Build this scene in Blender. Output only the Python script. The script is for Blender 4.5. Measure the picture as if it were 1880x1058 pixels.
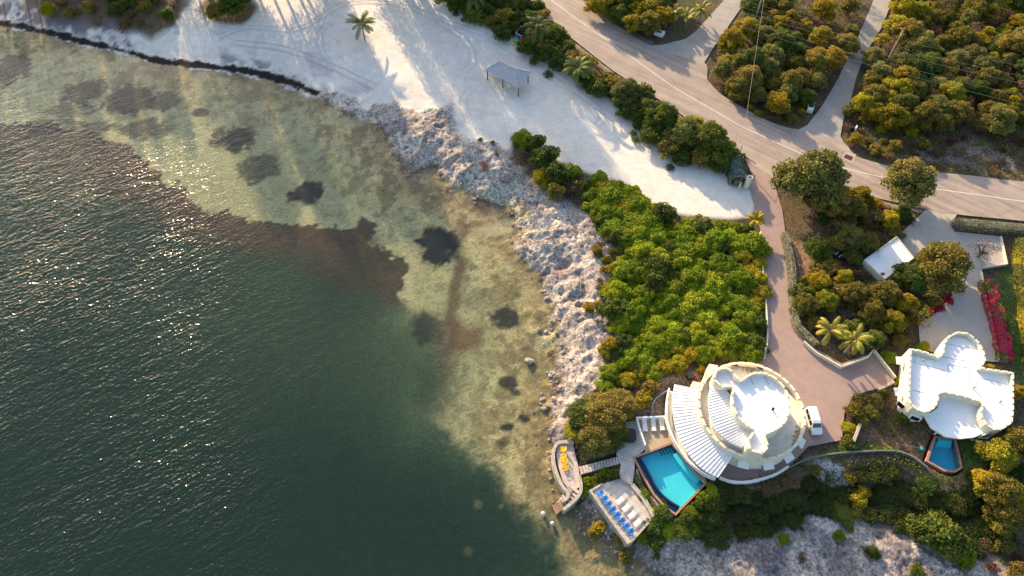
import bpy, bmesh, math, random
import numpy as np
from mathutils import Vector, Matrix

for o in list(bpy.data.objects):
    bpy.data.objects.remove(o)
SC = bpy.context.scene
COL = SC.collection
R = math.radians
random.seed(7)
RNG = np.random.default_rng(7)

# ------------------------------------------------------------------ camera, sky, sun, exposure
CAM_H, TILT, FPX = 110.0, R(34.5), 1253.0
cam = bpy.data.objects.new('camera', bpy.data.cameras.new('camera'))
COL.objects.link(cam)
cam.location = (0, 0, CAM_H)
cam.rotation_euler = (TILT, 0, 0)
cam.data.sensor_width = 36.0
cam.data.lens = 36.0 * FPX / 1880.0
cam.data.clip_end = 6000
cam.data.clip_start = 1
SC.camera = cam

SUN_EL, SUN_AZ = R(17.5), R(24.0)          # azimuth measured from +Y towards -X
sdir = Vector((-math.sin(SUN_AZ) * math.cos(SUN_EL), math.cos(SUN_AZ) * math.cos(SUN_EL), math.sin(SUN_EL)))
world = bpy.data.worlds.new('World')
SC.world = world
world.use_nodes = True
wn = world.node_tree
bg = wn.nodes['Background']
sky = wn.nodes.new('ShaderNodeTexSky')
sky.sky_type = 'NISHITA'
sky.sun_disc = False
sky.sun_elevation = SUN_EL
sky.sun_rotation = -SUN_AZ
sky.air_density = 1.0
sky.dust_density = 2.2
sky.ozone_density = 0.8
wn.links.new(sky.outputs[0], bg.inputs[0])
bg.inputs[1].default_value = 0.15
sun = bpy.data.objects.new('sun', bpy.data.lights.new('sun', 'SUN'))
COL.objects.link(sun)
sun.data.energy = 4.8
sun.data.angle = R(0.5)
sun.data.color = (1.0, 0.735, 0.44)
sun.rotation_euler = sdir.to_track_quat('Z', 'Y').to_euler()
sun.location = sdir * 300
SC.view_settings.view_transform = 'Standard'
SC.view_settings.look = 'None'
SC.view_settings.gamma = 1.0
SC.view_settings.exposure = 1.30
SC.cycles.use_denoising = True
SC.cycles.max_bounces = 6
SC.cycles.transparent_max_bounces = 8
SC.cycles.caustics_reflective = False
SC.cycles.caustics_refractive = False

# ------------------------------------------------------------------ pixel of the photograph -> point on the level z
CT, ST = math.cos(TILT), math.sin(TILT)


def P(px, py, z=3.0):
    x, y = (px - 940.0) / FPX, (529.0 - py) / FPX
    dz = y * ST - CT
    t = (z - CAM_H) / dz
    return (x * t, (y * CT + ST) * t)


def PL(pts, z=3.0):
    return [P(a, b, z) for a, b in pts]


def V(px, py, z=3.0, up=0.0):
    a = P(px, py, z)
    return Vector((a[0], a[1], z + up))


# ------------------------------------------------------------------ numpy noise and shape fields
def _h(ix, iy, s):
    n = (ix * 374761393 + iy * 668265263 + s * 974634777) & 0x7fffffff
    n = ((n ^ (n >> 13)) * 1274126177) & 0x7fffffff
    return ((n ^ (n >> 16)) & 0xffff) / 65535.0


def vn(x, y, s=0):
    xi, yi = np.floor(x).astype(np.int64), np.floor(y).astype(np.int64)
    fx, fy = x - xi, y - yi
    fx, fy = fx * fx * (3 - 2 * fx), fy * fy * (3 - 2 * fy)
    a, b, c, d = _h(xi, yi, s), _h(xi + 1, yi, s), _h(xi, yi + 1, s), _h(xi + 1, yi + 1, s)
    return (a * (1 - fx) + b * fx) * (1 - fy) + (c * (1 - fx) + d * fx) * fy


def fbm(x, y, sc, oct=4, s=0, g=0.5):
    t, a, n = 0, 1.0, 0
    for k in range(oct):
        t = t + a * vn(x / sc * 2 ** k + 17.3 * k, y / sc * 2 ** k - 9.1 * k, s + k)
        n += a
        a *= g
    return t / n


def ss(e0, e1, x):
    t = np.clip((x - e0) / (e1 - e0), 0, 1)
    return t * t * (3 - 2 * t)


def seg_dist(x, y, pts, closed=False):
    d = np.full(x.shape, 1e9)
    n = len(pts)
    for i in range(n if closed else n - 1):
        ax, ay = pts[i]
        bx, by = pts[(i + 1) % n]
        dx, dy = bx - ax, by - ay
        L = dx * dx + dy * dy + 1e-9
        t = np.clip(((x - ax) * dx + (y - ay) * dy) / L, 0, 1)
        d = np.minimum(d, np.hypot(x - ax - t * dx, y - ay - t * dy))
    return d


def inside(x, y, pts):
    c = np.zeros(x.shape, bool)
    n = len(pts)
    for i in range(n):
        ax, ay = pts[i]
        bx, by = pts[(i + 1) % n]
        if ay == by:
            continue
        k = ((ay > y) != (by > y)) & (x < (bx - ax) * (y - ay) / (by - ay) + ax)
        c ^= k
    return c


def sdf(x, y, pts):
    d = seg_dist(x, y, pts, True)
    return np.where(inside(x, y, pts), d, -d)     # positive inside


# ------------------------------------------------------------------ terrain height
SHORE_PX = [(-60, 38), (0, 50), (60, 60), (130, 77), (200, 95), (250, 108), (300, 121), (370, 128), (440, 136), (500, 151),
            (550, 165), (590, 186), (640, 208), (680, 228), (715, 262), (738, 300), (745, 330), (765, 312), (800, 303), (815, 322),
            (832, 343), (868, 360), (905, 372), (935, 378), (945, 402), (950, 440), (958, 472), (985, 492), (1008, 530),
            (1018, 562), (1010, 590), (1008, 612), (1018, 650), (1022, 700), (1008, 745), (1003, 790), (1010, 835),
            (1020, 885), (1048, 925), (1065, 950), (1080, 978), (1110, 1000), (1142, 1008), (1165, 1035), (1215, 1062),
            (1300, 1085), (1500, 1120), (1900, 1140)]
SHORE = PL(SHORE_PX, 0.0)
LANDPOLY = [(-1500, SHORE[0][1] + 40), (-300, SHORE[0][1] + 14)] + SHORE + [(300, SHORE[-1][1]), (1500, SHORE[-1][1] - 60), (1500, 2200), (-1500, 2200)]

POOL = PL([(1166, 841), (1233, 816), (1247, 834), (1262, 852), (1294, 886), (1240, 942), (1222, 929), (1202, 907), (1183, 874)], 3.0)
POOL2 = PL([(1719, 804), (1752, 808), (1763, 857), (1752, 864), (1733, 862), (1704, 846)], 3.0)
YDECK = PL([(1023, 815), (1052, 814), (1056, 834), (1062, 856), (1066, 893), (1060, 910), (1035, 938), (1020, 940), (1045, 905), (1033, 884), (1023, 856), (1020, 836)], 1.6)
BDECK = PL([(1084, 902), (1106, 889), (1139, 878), (1160, 891), (1180, 915), (1200, 949), (1160, 993), (1152, 997), (1119, 952), (1093, 915)], 2.6)
RAMP = PL([(1063, 855), (1136, 837), (1138, 852), (1067, 871)], 2.5)
SANDCORE = PL([(-60, 0), (0, 30), (60, 45), (130, 60), (200, 78), (250, 92), (370, 112), (500, 135), (590, 165), (700, 200), (850, 240), (935, 262), (1060, 300), (1387, 398), (1380, 345), (1340, 315), (1160, 215), (900, 50), (800, -40), (480, -60), (-60, -40)], 1.5)


def stretch(a, b, step, far, grow=1.35):
    mid = np.arange(a, b + step * .5, step)
    lo, hi, s = [], [], step
    q = a
    while q > -far:
        s *= grow
        q -= s
        lo.append(q)
    q, s = mid[-1], step
    while q < far:
        s *= grow
        q += s
        hi.append(q)
    return np.array(lo[::-1] + list(mid) + hi)


GX, GY = stretch(-146, 146, .36, 1400), stretch(18, 178, .36, 1400)
XX, YY = np.meshgrid(GX, GY)
X, Y = XX.ravel(), YY.ravel()
dsh = sdf(X, Y, LANDPOLY)
rough_edge = (fbm(X, Y, 5.0, 4, 3) - .5) * 3.2
sand_d = sdf(X, Y, SANDCORE)
sandish = ss(-6, 2, sand_d)
rough_edge = rough_edge * 1.5 + (fbm(X, Y, 1.6, 3, 5) - .5) * 2.2
d_land = dsh + rough_edge * (1 - .9 * sandish)
RL = 9.0 + 7 * sandish + 8.0 * ss(28, 45, X) * (1 - ss(60, 75, Y))
land_h = 2.95 * ss(-.12, 1, d_land / RL) - .06
dep = np.maximum(-dsh + 0.2 * rough_edge, 0)
sea_h = -(0.12 + .055 * np.minimum(dep, 18) + .035 * np.clip(dep - 18, 0, 60))
H = np.where(d_land > 0, np.maximum(land_h, .0 + .05 * np.minimum(d_land, 3)), sea_h)
# ironshore roughness
ROCKPX = [(575, 160), (640, 182), (700, 195), (780, 208), (832, 196), (856, 262), (930, 278), (952, 318), (985, 352), (1040, 375),
          (1075, 402), (1115, 440), (1125, 480), (1112, 560), (1128, 640), (1108, 705), (1062, 745), (1040, 800), (1030, 815), (1010, 815),
          (1003, 790), (1008, 745), (1022, 700), (1018, 650), (1008, 612), (1010, 590), (1018, 562), (1008, 530), (985, 492), (958, 472),
          (950, 440), (945, 402), (935, 378), (905, 372), (868, 360), (832, 343), (815, 322), (745, 330), (738, 300), (715, 262), (680, 228), (640, 208), (590, 186)]
ROCK = PL(ROCKPX, 1.2)
SOUTHROCK = PL([(1170, 1075), (1185, 1000), (1290, 982), (1375, 1005), (1440, 962), (1520, 938), (1600, 955), (1690, 965), (1740, 1015), (1810, 1030), (1900, 1062), (1900, 1180), (1170, 1180)], 1.5)
DECKROCK = PL([(1058, 935), (1085, 905), (1160, 998), (1150, 1012), (1110, 1005), (1075, 985)], 1.5)
warpx, warpy = (fbm(X, Y, 7, 3, 21) - .5) * 6, (fbm(X, Y, 7, 3, 31) - .5) * 6
Xw, Yw = X + warpx, Y + warpy
rockm = np.maximum(ss(-1.2, 1.6, sdf(X + warpx * .9, Y + warpy * .9, ROCK) + (fbm(X, Y, 2.5, 4, 25) - .5) * 5), ss(-2.5, 2.5, sdf(Xw, Yw, SOUTHROCK)))
rockm = np.maximum(rockm, ss(-.5, .6, sdf(X, Y, DECKROCK)))
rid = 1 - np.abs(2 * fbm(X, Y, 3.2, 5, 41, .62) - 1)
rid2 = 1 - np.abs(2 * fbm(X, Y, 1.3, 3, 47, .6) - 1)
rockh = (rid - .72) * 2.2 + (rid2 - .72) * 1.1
H = H + rockm * rockh * np.where(dsh > -1, .45, .15)
H = np.where((rockm > .3) & (d_land > 0), np.maximum(H, .02), H)
# the tidal pool's dark overhang and shore bulges under water
H = H + np.where(d_land <= 0, np.clip(fbm(X, Y, 3.2, 4, 51, .6) - .52, 0, 1) * 1.1 * ss(10, 2, dep) * (1 - sandish), 0)
TOPLINE = PL([(1150, 1000), (1200, 952), (1240, 946), (1298, 892), (1320, 880), (1365, 888), (1425, 873), (1450, 860), (1520, 838), (1640, 831), (1690, 852), (1706, 862), (1740, 870), (1772, 866), (1830, 830), (1900, 800), (2100, 760)], 3)
bluff = sdf(X, Y, TOPLINE + [(160, -60), (20, -60)])
H = np.where((bluff > 0) & (d_land > 0) & (X > 20) & (X < 155), np.minimum(H, 3.0 - 2.5 * ss(.4, 6.5, bluff) + rockm * rockh * .5), H)
# gentle unevenness of sand and soil, always below the road level
H = np.where((rockm < .3) & (d_land > 0), H - .16 * fbm(X, Y, 6, 4, 61) * ss(.5, 4, d_land), H)
H = np.where(rockm > .3, np.minimum(H, 3.4), np.minimum(H, 2.96))
for poly, z in ((POOL, 1.2), (POOL2, 1.2), (YDECK, .8), (BDECK, 1.9), (RAMP, 1.2)):
    m = ss(-.75, -.35, sdf(X, Y, poly))
    H = H * (1 - m) + np.minimum(H, z) * m
H = np.where(Y > 600, np.where(d_land > 0, 2.9, H), H)
HG = H.reshape(XX.shape)


def zat(x, y):
    i = min(max(np.searchsorted(GX, x) - 1, 0), len(GX) - 2)
    j = min(max(np.searchsorted(GY, y) - 1, 0), len(GY) - 2)
    u = (x - GX[i]) / (GX[i + 1] - GX[i])
    v = (y - GY[j]) / (GY[j + 1] - GY[j])
    return float((HG[j, i] * (1 - u) + HG[j, i + 1] * u) * (1 - v) + (HG[j + 1, i] * (1 - u) + HG[j + 1, i + 1] * u) * v)


# ------------------------------------------------------------------ ground colour fields (what lies where; no light)
def col(r, g, b):
    return np.array([r, g, b])


N1, N2, N3 = fbm(X, Y, 9, 5, 71), fbm(X, Y, 2.2, 4, 81), fbm(X, Y, .9, 3, 91)
ALB = np.empty((X.size, 3))
ALB[:] = col(.085, .065, .042)
ALB *= (.55 + .9 * N2)[:, None]


def lay(mask, c, amt=1.0):
    global ALB
    m = np.clip(mask * amt, 0, 1)[:, None]
    ALB = ALB * (1 - m) + np.asarray(c) * m


land = d_land > 0
# dry grey litter and grass on open ground
lay(ss(.52, .68, N1) * land, col(.12, .085, .045), .8)
lay(ss(.6, .75, fbm(X, Y, 4, 4, 101)) * land, col(.06, .075, .025), .7)
GREYGROUND = PL([(1640, 238), (1760, 255), (1880, 275), (1880, 322), (1760, 305), (1660, 285)], 3)
lay(ss(-3, 3, sdf(Xw, Yw, GREYGROUND)) * ss(.45, .6, N2), col(.22, .2, .19), .7)
lay(ss(-1, 2, sdf(Xw, Yw, PL([(1440, 445), (1500, 450), (1510, 500), (1480, 540), (1505, 600), (1465, 600), (1450, 520)]))), col(.28, .18, .11), .8)
lay(ss(-1, 2, sdf(Xw, Yw, PL([(1560, 720), (1640, 730), (1720, 800), (1660, 830), (1570, 820)]))), col(.15, .09, .055), .9)
lay(ss(-1, 1.2, sdf(Xw, Yw, PL([(1160, 695), (1240, 675), (1275, 665), (1300, 680), (1235, 705), (1228, 762), (1190, 765), (1160, 760)]))), col(.34, .25, .16), .9)
# lawn strips
for q in ([(1834, 484), (1857, 484), (1880, 640), (1880, 720), (1852, 660), (1840, 560)], [(1455, 858), (1545, 815), (1640, 818), (1704, 855), (1640, 830), (1560, 832), (1500, 842)],
          [(1763, 800), (1830, 790), (1822, 850), (1765, 862)]):
    lay(ss(-.5, .6, sdf(X, Y, PL(q))), col(.05, .085, .02), .95)
lay(ss(2.2, .3, seg_dist(X, Y, PL([(1064, 82), (1115, 122), (1139, 139), (1237, 201), (1330, 270), (1365, 287)])) + (N2 - .5) * 2), col(.34, .26, .19), .8)
lay(ss(1.6, .2, seg_dist(X, Y, PL([(1432, 326), (1500, 337), (1563, 353), (1612, 366), (1702, 387)])) + (N2 - .5) * 2), col(.36, .28, .21), .85)
lay(ss(1.4, .2, seg_dist(X, Y, PL([(1075, 3), (1125, 39), (1195, 80)])) + (N2 - .5) * 2), col(.22, .18, .14), .7)
# sand
SANDPX = [(-80, 20), (0, 44), (130, 72), (250, 103), (370, 122), (500, 146), (590, 180), (680, 226), (760, 245), (860, 290), (935, 282), (945, 250), (1000, 290), (1060, 315), (1170, 355),
          (1200, 380), (1245, 396), (1310, 404), (1387, 402), (1380, 340), (1345, 310), (1280, 302), (1215, 268), (1160, 218),
          (1100, 168), (1030, 122), (960, 82), (900, 52), (830, 14), (800, -60), (300, -60), (-80, -30)]
sandm = ss(-.8, .8, sdf(X + warpx * .3, Y + warpy * .3, PL(SANDPX, 2.2)))
sand_c = col(.655, .605, .54) * (.90 + .2 * N1)[:, None]
lay(sandm * land, sand_c)
lay(ss(.5, .75, fbm(X + .4 * Y, Y, 3.5, 5, 111)) * sandm * land * ss(26, 4, dsh), col(.36, .34, .35), .55)
# soil under the shrubs of the upper left
for q in ([(40, -40), (40, 10), (100, 28), (170, 40), (230, 55), (290, 62), (325, 45), (345, 10), (345, -40)], [(365, -40), (375, 20), (400, 45), (450, 42), (472, 15), (470, -40)]):
    lay(ss(-1.5, 1.5, sdf(Xw, Yw, PL(q, 2.5))), col(.12, .08, .04), .95)
# grey dry seaweed heaps and dark wet wrack line
WR = PL([(-40, -5), (60, 8), (140, 28), (215, 46), (228, 78), (170, 62), (90, 42), (-40, 28)], 1.6)
lay(ss(-2, 2, sdf(Xw, Yw, WR)) * ss(.35, .55, N2), col(.17, .145, .155), .95)
lay(ss(-1, 2, sdf(Xw, Yw, PL([(390, 95), (470, 105), (560, 140), (640, 170), (600, 185), (520, 150), (430, 125)], 1.2))) * ss(.4, .6, N2), col(.2, .17, .18), .8)
wl = seg_dist(X + warpx * .12, Y + warpy * .12, PL([(-60, 28), (0, 42), (60, 52), (130, 69), (200, 87), (250, 100), (300, 113), (370, 119), (440, 128), (500, 143), (550, 156), (585, 172)], .3))
lay(ss(1.35, .65, wl + (N2 - .5) * 2.0 + (N1 - .5) * 1.0 + (N3 - .5) * 1.2), col(.024, .019, .017))
lay(ss(4.5, 1, wl) * ss(.62, .72, N3 * .6 + N2 * .4) * land, col(.06, .05, .045), .85)
# rock colours
rk = col(.43, .37, .325) * (.55 + .8 * fbm(X, Y, 2.0, 4, 121))[:, None]
rk = rk * (1 + .25 * ss(25, 45, X) * (1 - ss(60, 75, Y)))[:, None]
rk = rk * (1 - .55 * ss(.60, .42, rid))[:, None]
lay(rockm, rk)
lay(rockm * ss(.5, .66, fbm(X, Y, 6, 4, 131)), col(.22, .20, .215), .7)
lay(rockm * ss(1.8, .2, np.abs(d_land)) * ss(.45, .6, N1), col(.20, .15, .085), .7)
lay(rockm * ss(1.1, .1, np.abs(d_land) + (N2 - .5) * 1.2), col(.075, .06, .045), .75)
lay(ss(1.0, .2, np.hypot((X - P(1029, 494, 2)[0]) / 1.5, (Y - P(1029, 494, 2)[1]) / 1.0) + (N2 - .5)), col(.36, .16, .10))
lay(rockm * ss(4, 1, seg_dist(X, Y, PL([(895, 365), (930, 370), (948, 395), (950, 430)], .5)) + (N2 - .5) * 3), col(.38, .29, .06), .75)
DRY = PL([(1512, 850), (1565, 848), (1572, 900), (1520, 905)])
lay(ss(-1.5, 1.5, sdf(Xw, Yw, DRY)) * ss(.4, .55, N2), col(.34, .32, .34), .9)
lay(rockm * ss(30, 36, X) * ss(.5, .62, fbm(X, Y, 5, 5, 141)), col(.17, .15, .16), .75)

lay(rockm * land * ss(.53, .62, fbm(X, Y, 5, 4, 145)) * ss(62, 80, Y), col(.52, .47, .40), .9)
# ---- sea floor
sea = (~land)
shallow = col(.40, .325, .165) * (.8 + .4 * N1)[:, None]
lay(sea * 1.0, shallow)
lay(sea * ss(45, -5, X + .3 * (Y - 60)) * ss(4, 14, dep), col(.30, .315, .175), .65)
lay(sea * ss(7, 1, dep + (N2 - .5) * 8) * ss(20, 60, 200 - Y), col(.20, .135, .065), .7)
FLAT = PL([(650, 215), (700, 235), (760, 300), (830, 335), (940, 380), (950, 440), (880, 450), (800, 390), (740, 350), (690, 310), (665, 260)], 0)
lay(sea * ss(-2, 3, sdf(Xw, Yw, FLAT)), col(.36, .26, .14) * (.7 + .6 * N2)[:, None], .8)
lay(sea * ss(.50, .60, fbm(X, Y, 3, 5, 151, .62)) * ss(24, 5, dep), col(.13, .10, .05), .7)
lay(sea * ss(.55, .63, fbm(X, Y, 1.4, 4, 155, .65)) * ss(40, 5, dep), col(.11, .095, .055), .5)
lay(sea * ss(.56, .66, fbm(X, Y, 7, 4, 158)) * ss(40, 5, dep), col(.46, .41, .24), .5)
DEEP = PL([(-300, 215), (0, 228), (100, 232), (180, 252), (250, 280), (300, 325), (340, 355), (390, 388), (430, 395), (450, 402), (530, 422), (600, 425), (640, 425), (668, 405), (690, 430), (682, 452), (720, 462), (742, 490),
           (742, 545), (752, 585), (790, 590), (812, 640), (822, 700), (800, 765), (830, 800), (880, 850), (920, 880), (950, 930), (990, 962), (1020, 1000), (1035, 1080), (1100, 1300), (-300, 1300)], -2)
dd = sdf(X + warpx * .35, Y + warpy * .35, DEEP)
wxy = fbm(X, Y, 14, 4, 161)
deepc = col(.021, .046, .029) * (.75 + .5 * fbm(X + Y * .3, Y * 2, 3, 3, 171))[:, None]
ew = .45 + 7.5 * ss(75, 69, Y) * ss(46, 53, Y) + 2.2 * ss(54, 46, Y)
ddn = dd + (N2 - .5) * 4.5 + (N3 - .5) * 2.0
lay(sea * ss(-3.5, -.6, ddn) * ss(60, 72, Y) * .6, col(.46, .40, .22))
lay(sea * ss(-1, 1, ddn / ew), deepc)
SOFT = PL([(540, 520), (760, 600), (820, 640), (815, 745), (780, 790), (640, 720), (420, 650), (300, 560)], -2)
lay(sea * ss(-16, 8, sdf(Xw, Yw, SOFT)) * ss(-1, 3, dd), col(.075, .120, .066), .8)
lay(sea * ss(-5, 9, sdf(Xw, Yw, PL([(560, 840), (840, 830), (1000, 980), (1020, 1060), (0, 1200), (-100, 900), (200, 760)], -2))), col(.012, .029, .022), .7)
RED = PL([(-100, 205), (110, 225), (250, 270), (340, 340), (420, 385), (540, 420), (660, 410), (690, 440), (740, 490), (742, 560), (660, 520), (480, 450), (320, 420), (180, 330), (0, 280), (-100, 270)], -1)
lay(sea * ss(-5, 3, sdf(Xw, Yw, RED)) * (.45 + .55 * wxy) * ss(-.4, .6, ddn), col(.085, .046, .030) * (.6 + .8 * N2)[:, None], 1.2)
BLOBS = [(15, 130, 42, 28, .9), (155, 170, 36, 24, .9), (240, 182, 52, 28, .95), (300, 188, 24, 18, .8), (370, 207, 16, 10, .9), (435, 253, 34, 23, 1), (475, 305, 36, 28, .75),
         (562, 353, 29, 25, 1), (805, 450, 38, 38, 1.05), (398, 255, 18, 22, .8), (928, 583, 22, 22, .9), (785, 600, 35, 32, .8), (940, 700, 20, 12, .85),
         (930, 792, 12, 9, .9), (962, 770, 16, 7, .9), (950, 720, 10, 7, .8), (925, 820, 18, 8, .6), (100, 230, 60, 14, .7), (260, 235, 60, 14, .7), (640, 860, 18, 8, 0), (130, 205, 60, 12, .6), (180, 235, 30, 12, .6)]
for bx, by, rx, ry, a in BLOBS:
    c = P(bx, by, -1)
    ex = P(bx + rx, by, -1)[0] - c[0]
    ey = abs(P(bx, by + ry, -1)[1] - c[1])
    q = np.hypot((X + warpx * .5 - c[0]) / ex, (Y + warpy * .5 - c[1]) / ey)
    lay(sea * ss(1.22, .78, q + (N2 - .5) * .9 + (N3 - .5) * .5), col(.014, .017, .018) * (.5 + 1.0 * N3)[:, None], a)
for bx, by, rx, ry, cc, a in [(898, 388, 24, 18, (.075, .045, .042), .95), (865, 620, 42, 42, (.11, .065, .032), .85), (838, 540, 16, 130, (.10, .062, .035), .85), (640, 450, 60, 22, (.09, .05, .036), .7),
                              (800, 700, 40, 70, (.035, .055, .035), .7), (840, 420, 20, 20, (.1, .06, .04), .6), (820, 620, 20, 50, (.09, .07, .045), .5)]:
    c = P(bx, by, -1)
    ex = P(bx + rx, by, -1)[0] - c[0]
    ey = abs(P(bx, by + ry, -1)[1] - c[1])
    q = np.hypot((X + warpx * .9 - c[0]) / ex, (Y + warpy * .9 - c[1]) / ey)
    lay(sea * ss(1.45, .4, q + (N2 - .5) * .8), cc, a)
for bx, by, r in [(150, 350, 14), (165, 362, 12), (140, 365, 9), (195, 388, 9), (95, 296, 7), (142, 288, 9), (878, 930, 7), (920, 935, 5), (860, 1015, 6)]:
    c = P(bx, by, -2)
    q = np.hypot((X - c[0]), (Y - c[1])) / (r / 8.5)
    lay(sea * ss(1.2, .6, q + (N2 - .5)), col(.12, .12, .07), .7)
ALB = np.clip(ALB, .004, .8)


# ------------------------------------------------------------------ node helpers and materials
def nodes(name):
    m = bpy.data.materials.new(name)
    m.use_nodes = True
    nt = m.node_tree
    b = nt.nodes['Principled BSDF']
    return m, nt, b


def N(nt, t, **kw):
    n = nt.nodes.new(t)
    for k, v in kw.items():
        if k in n.inputs:
            n.inputs[k].default_value = v
        else:
            setattr(n, k, v)
    return n


def noise_n(nt, scale, detail=4, rough=.6, src=None):
    n = N(nt, 'ShaderNodeTexNoise', Scale=scale, Detail=detail, Roughness=rough)
    if src is not None:
        nt.links.new(src, n.inputs['Vector'])
    return n


def ramp(nt, src, lo, hi, a=0.0, b=1.0):
    m = N(nt, 'ShaderNodeMapRange')
    nt.links.new(src, m.inputs[0])
    m.inputs[1].default_value, m.inputs[2].default_value = lo, hi
    m.inputs[3].default_value, m.inputs[4].default_value = a, b
    return m.outputs[0]


def mixc(nt, fac, a, b, mode='MIX'):
    m = nt.nodes.new('ShaderNodeMix')
    m.data_type = 'RGBA'
    m.blend_type = mode
    for inp, v in ((m.inputs[0], fac), (m.inputs[6], a), (m.inputs[7], b)):
        if hasattr(v, 'links') or hasattr(v, 'is_linked'):
            nt.links.new(v, inp)
        elif isinstance(v, (int, float)):
            inp.default_value = v
        else:
            inp.default_value = (*v, 1)
    return m.outputs[2]


def math_n(nt, op, a, b=0.0):
    m = N(nt, 'ShaderNodeMath', operation=op)
    for i, v in enumerate((a, b)):
        if isinstance(v, (int, float)):
            m.inputs[i].default_value = v
        else:
            nt.links.new(v, m.inputs[i])
    return m.outputs[0]


def bump(nt, b, h, strength, dist):
    n = N(nt, 'ShaderNodeBump')
    n.inputs['Strength'].default_value = strength
    n.inputs['Distance'].default_value = dist
    nt.links.new(h, n.inputs['Height'])
    nt.links.new(n.outputs[0], b.inputs['Normal'])
    return n


def mat(name, c, c2=None, scale=1.5, rough=.8, bs=.3, bd=.03, fine=8.0, metal=0.0, spec=.3, contrast=.2):
    """weathered plain surface: two tones mixed by a coarse and a fine noise, with bump"""
    m, nt, b = nodes(name)
    if c2 is None:
        c2 = tuple(v * .78 for v in c)
    pos = N(nt, 'ShaderNodeNewGeometry').outputs['Position']
    n1 = noise_n(nt, scale, 5, .65, pos)
    n2 = noise_n(nt, fine, 3, .6, pos)
    f = math_n(nt, 'ADD', math_n(nt, 'MULTIPLY', n1.outputs[0], .7), math_n(nt, 'MULTIPLY', n2.outputs[0], .3))
    cc = mixc(nt, ramp(nt, f, .5 - contrast, .5 + contrast), c, c2)
    nt.links.new(cc, b.inputs['Base Color'])
    b.inputs['Roughness'].default_value = rough
    b.inputs['Metallic'].default_value = metal
    b.inputs['Specular IOR Level'].default_value = spec
    if bs:
        bump(nt, b, n2.outputs[0], bs, bd)
    return m


def leafmat(name, c, c2, trans=.32, var=.28):
    m, nt, b = nodes(name)
    geo = N(nt, 'ShaderNodeNewGeometry')
    oi = N(nt, 'ShaderNodeObjectInfo')
    pn = noise_n(nt, .42, 3, .6, geo.outputs['Position'])
    fm = math_n(nt, 'ADD', math_n(nt, 'MULTIPLY', geo.outputs['Random Per Island'], .62), ramp(nt, pn.outputs[0], .32, .68, -.12, .5))
    fm.node.use_clamp = True
    cc = mixc(nt, fm, c, c2)
    hsv = N(nt, 'ShaderNodeHueSaturation')
    nt.links.new(cc, hsv.inputs['Color'])
    nt.links.new(ramp(nt, oi.outputs['Random'], 0, 1, 1 - var, 1 + var), hsv.inputs['Value'])
    pn2 = noise_n(nt, .23, 2, .5, geo.outputs['Position'])
    nt.links.new(math_n(nt, 'ADD', ramp(nt, oi.outputs['Random'], 0, 1, .013, -.013), ramp(nt, pn2.outputs[0], .3, .7, .482, .518)), hsv.inputs['Hue'])
    nt.links.new(hsv.outputs[0], b.inputs['Base Color'])
    b.inputs['Roughness'].default_value = .6
    b.inputs['Specular IOR Level'].default_value = .25
    tr = N(nt, 'ShaderNodeBsdfTranslucent')
    nt.links.new(hsv.outputs[0], tr.inputs[0])
    mx = N(nt, 'ShaderNodeMixShader')
    mx.inputs[0].default_value = trans
    nt.links.new(b.outputs[0], mx.inputs[1])
    nt.links.new(tr.outputs[0], mx.inputs[2])
    nt.links.new(mx.outputs[0], nt.nodes['Material Output'].inputs[0])
    return m


def tiled(name, c, c2, mortar, scale, ang=0.0, bw=.5, bh=.25, msz=.03, rough=.85, var=.5):
    m, nt, b = nodes(name)
    pos = N(nt, 'ShaderNodeNewGeometry').outputs['Position']
    mp = N(nt, 'ShaderNodeMapping')
    mp.inputs['Rotation'].default_value = (0, 0, ang)
    nt.links.new(pos, mp.inputs[0])
    br = N(nt, 'ShaderNodeTexBrick', Scale=scale)
    br.inputs['Brick Width'].default_value = bw
    br.inputs['Row Height'].default_value = bh
    br.inputs['Mortar Size'].default_value = msz
    br.inputs['Color1'].default_value = (*c, 1)
    br.inputs['Color2'].default_value = (*c2, 1)
    br.inputs['Mortar'].default_value = (*mortar, 1)
    nt.links.new(mp.outputs[0], br.inputs['Vector'])
    n1 = noise_n(nt, .6, 5, .65, pos)
    cc = mixc(nt, 1.0, br.outputs[0], mixc(nt, ramp(nt, n1.outputs[0], .3, .7), (1 - var * .5,) * 3, (1.05, 1.03, 1.0)), 'MULTIPLY')
    nt.links.new(cc, b.inputs['Base Color'])
    b.inputs['Roughness'].default_value = rough
    n2 = noise_n(nt, 9, 3, .6, pos)
    bump(nt, b, math_n(nt, 'SUBTRACT', n2.outputs[0], br.outputs['Fac']), .35, .03)
    return m


def schlick(nt, normal):
    lw = N(nt, 'ShaderNodeLayerWeight', Blend=.5)
    nt.links.new(normal, lw.inputs['Normal'])
    return math_n(nt, 'ADD', math_n(nt, 'MULTIPLY', math_n(nt, 'POWER', lw.outputs['Facing'], 5.0), .9), .022)


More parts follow.
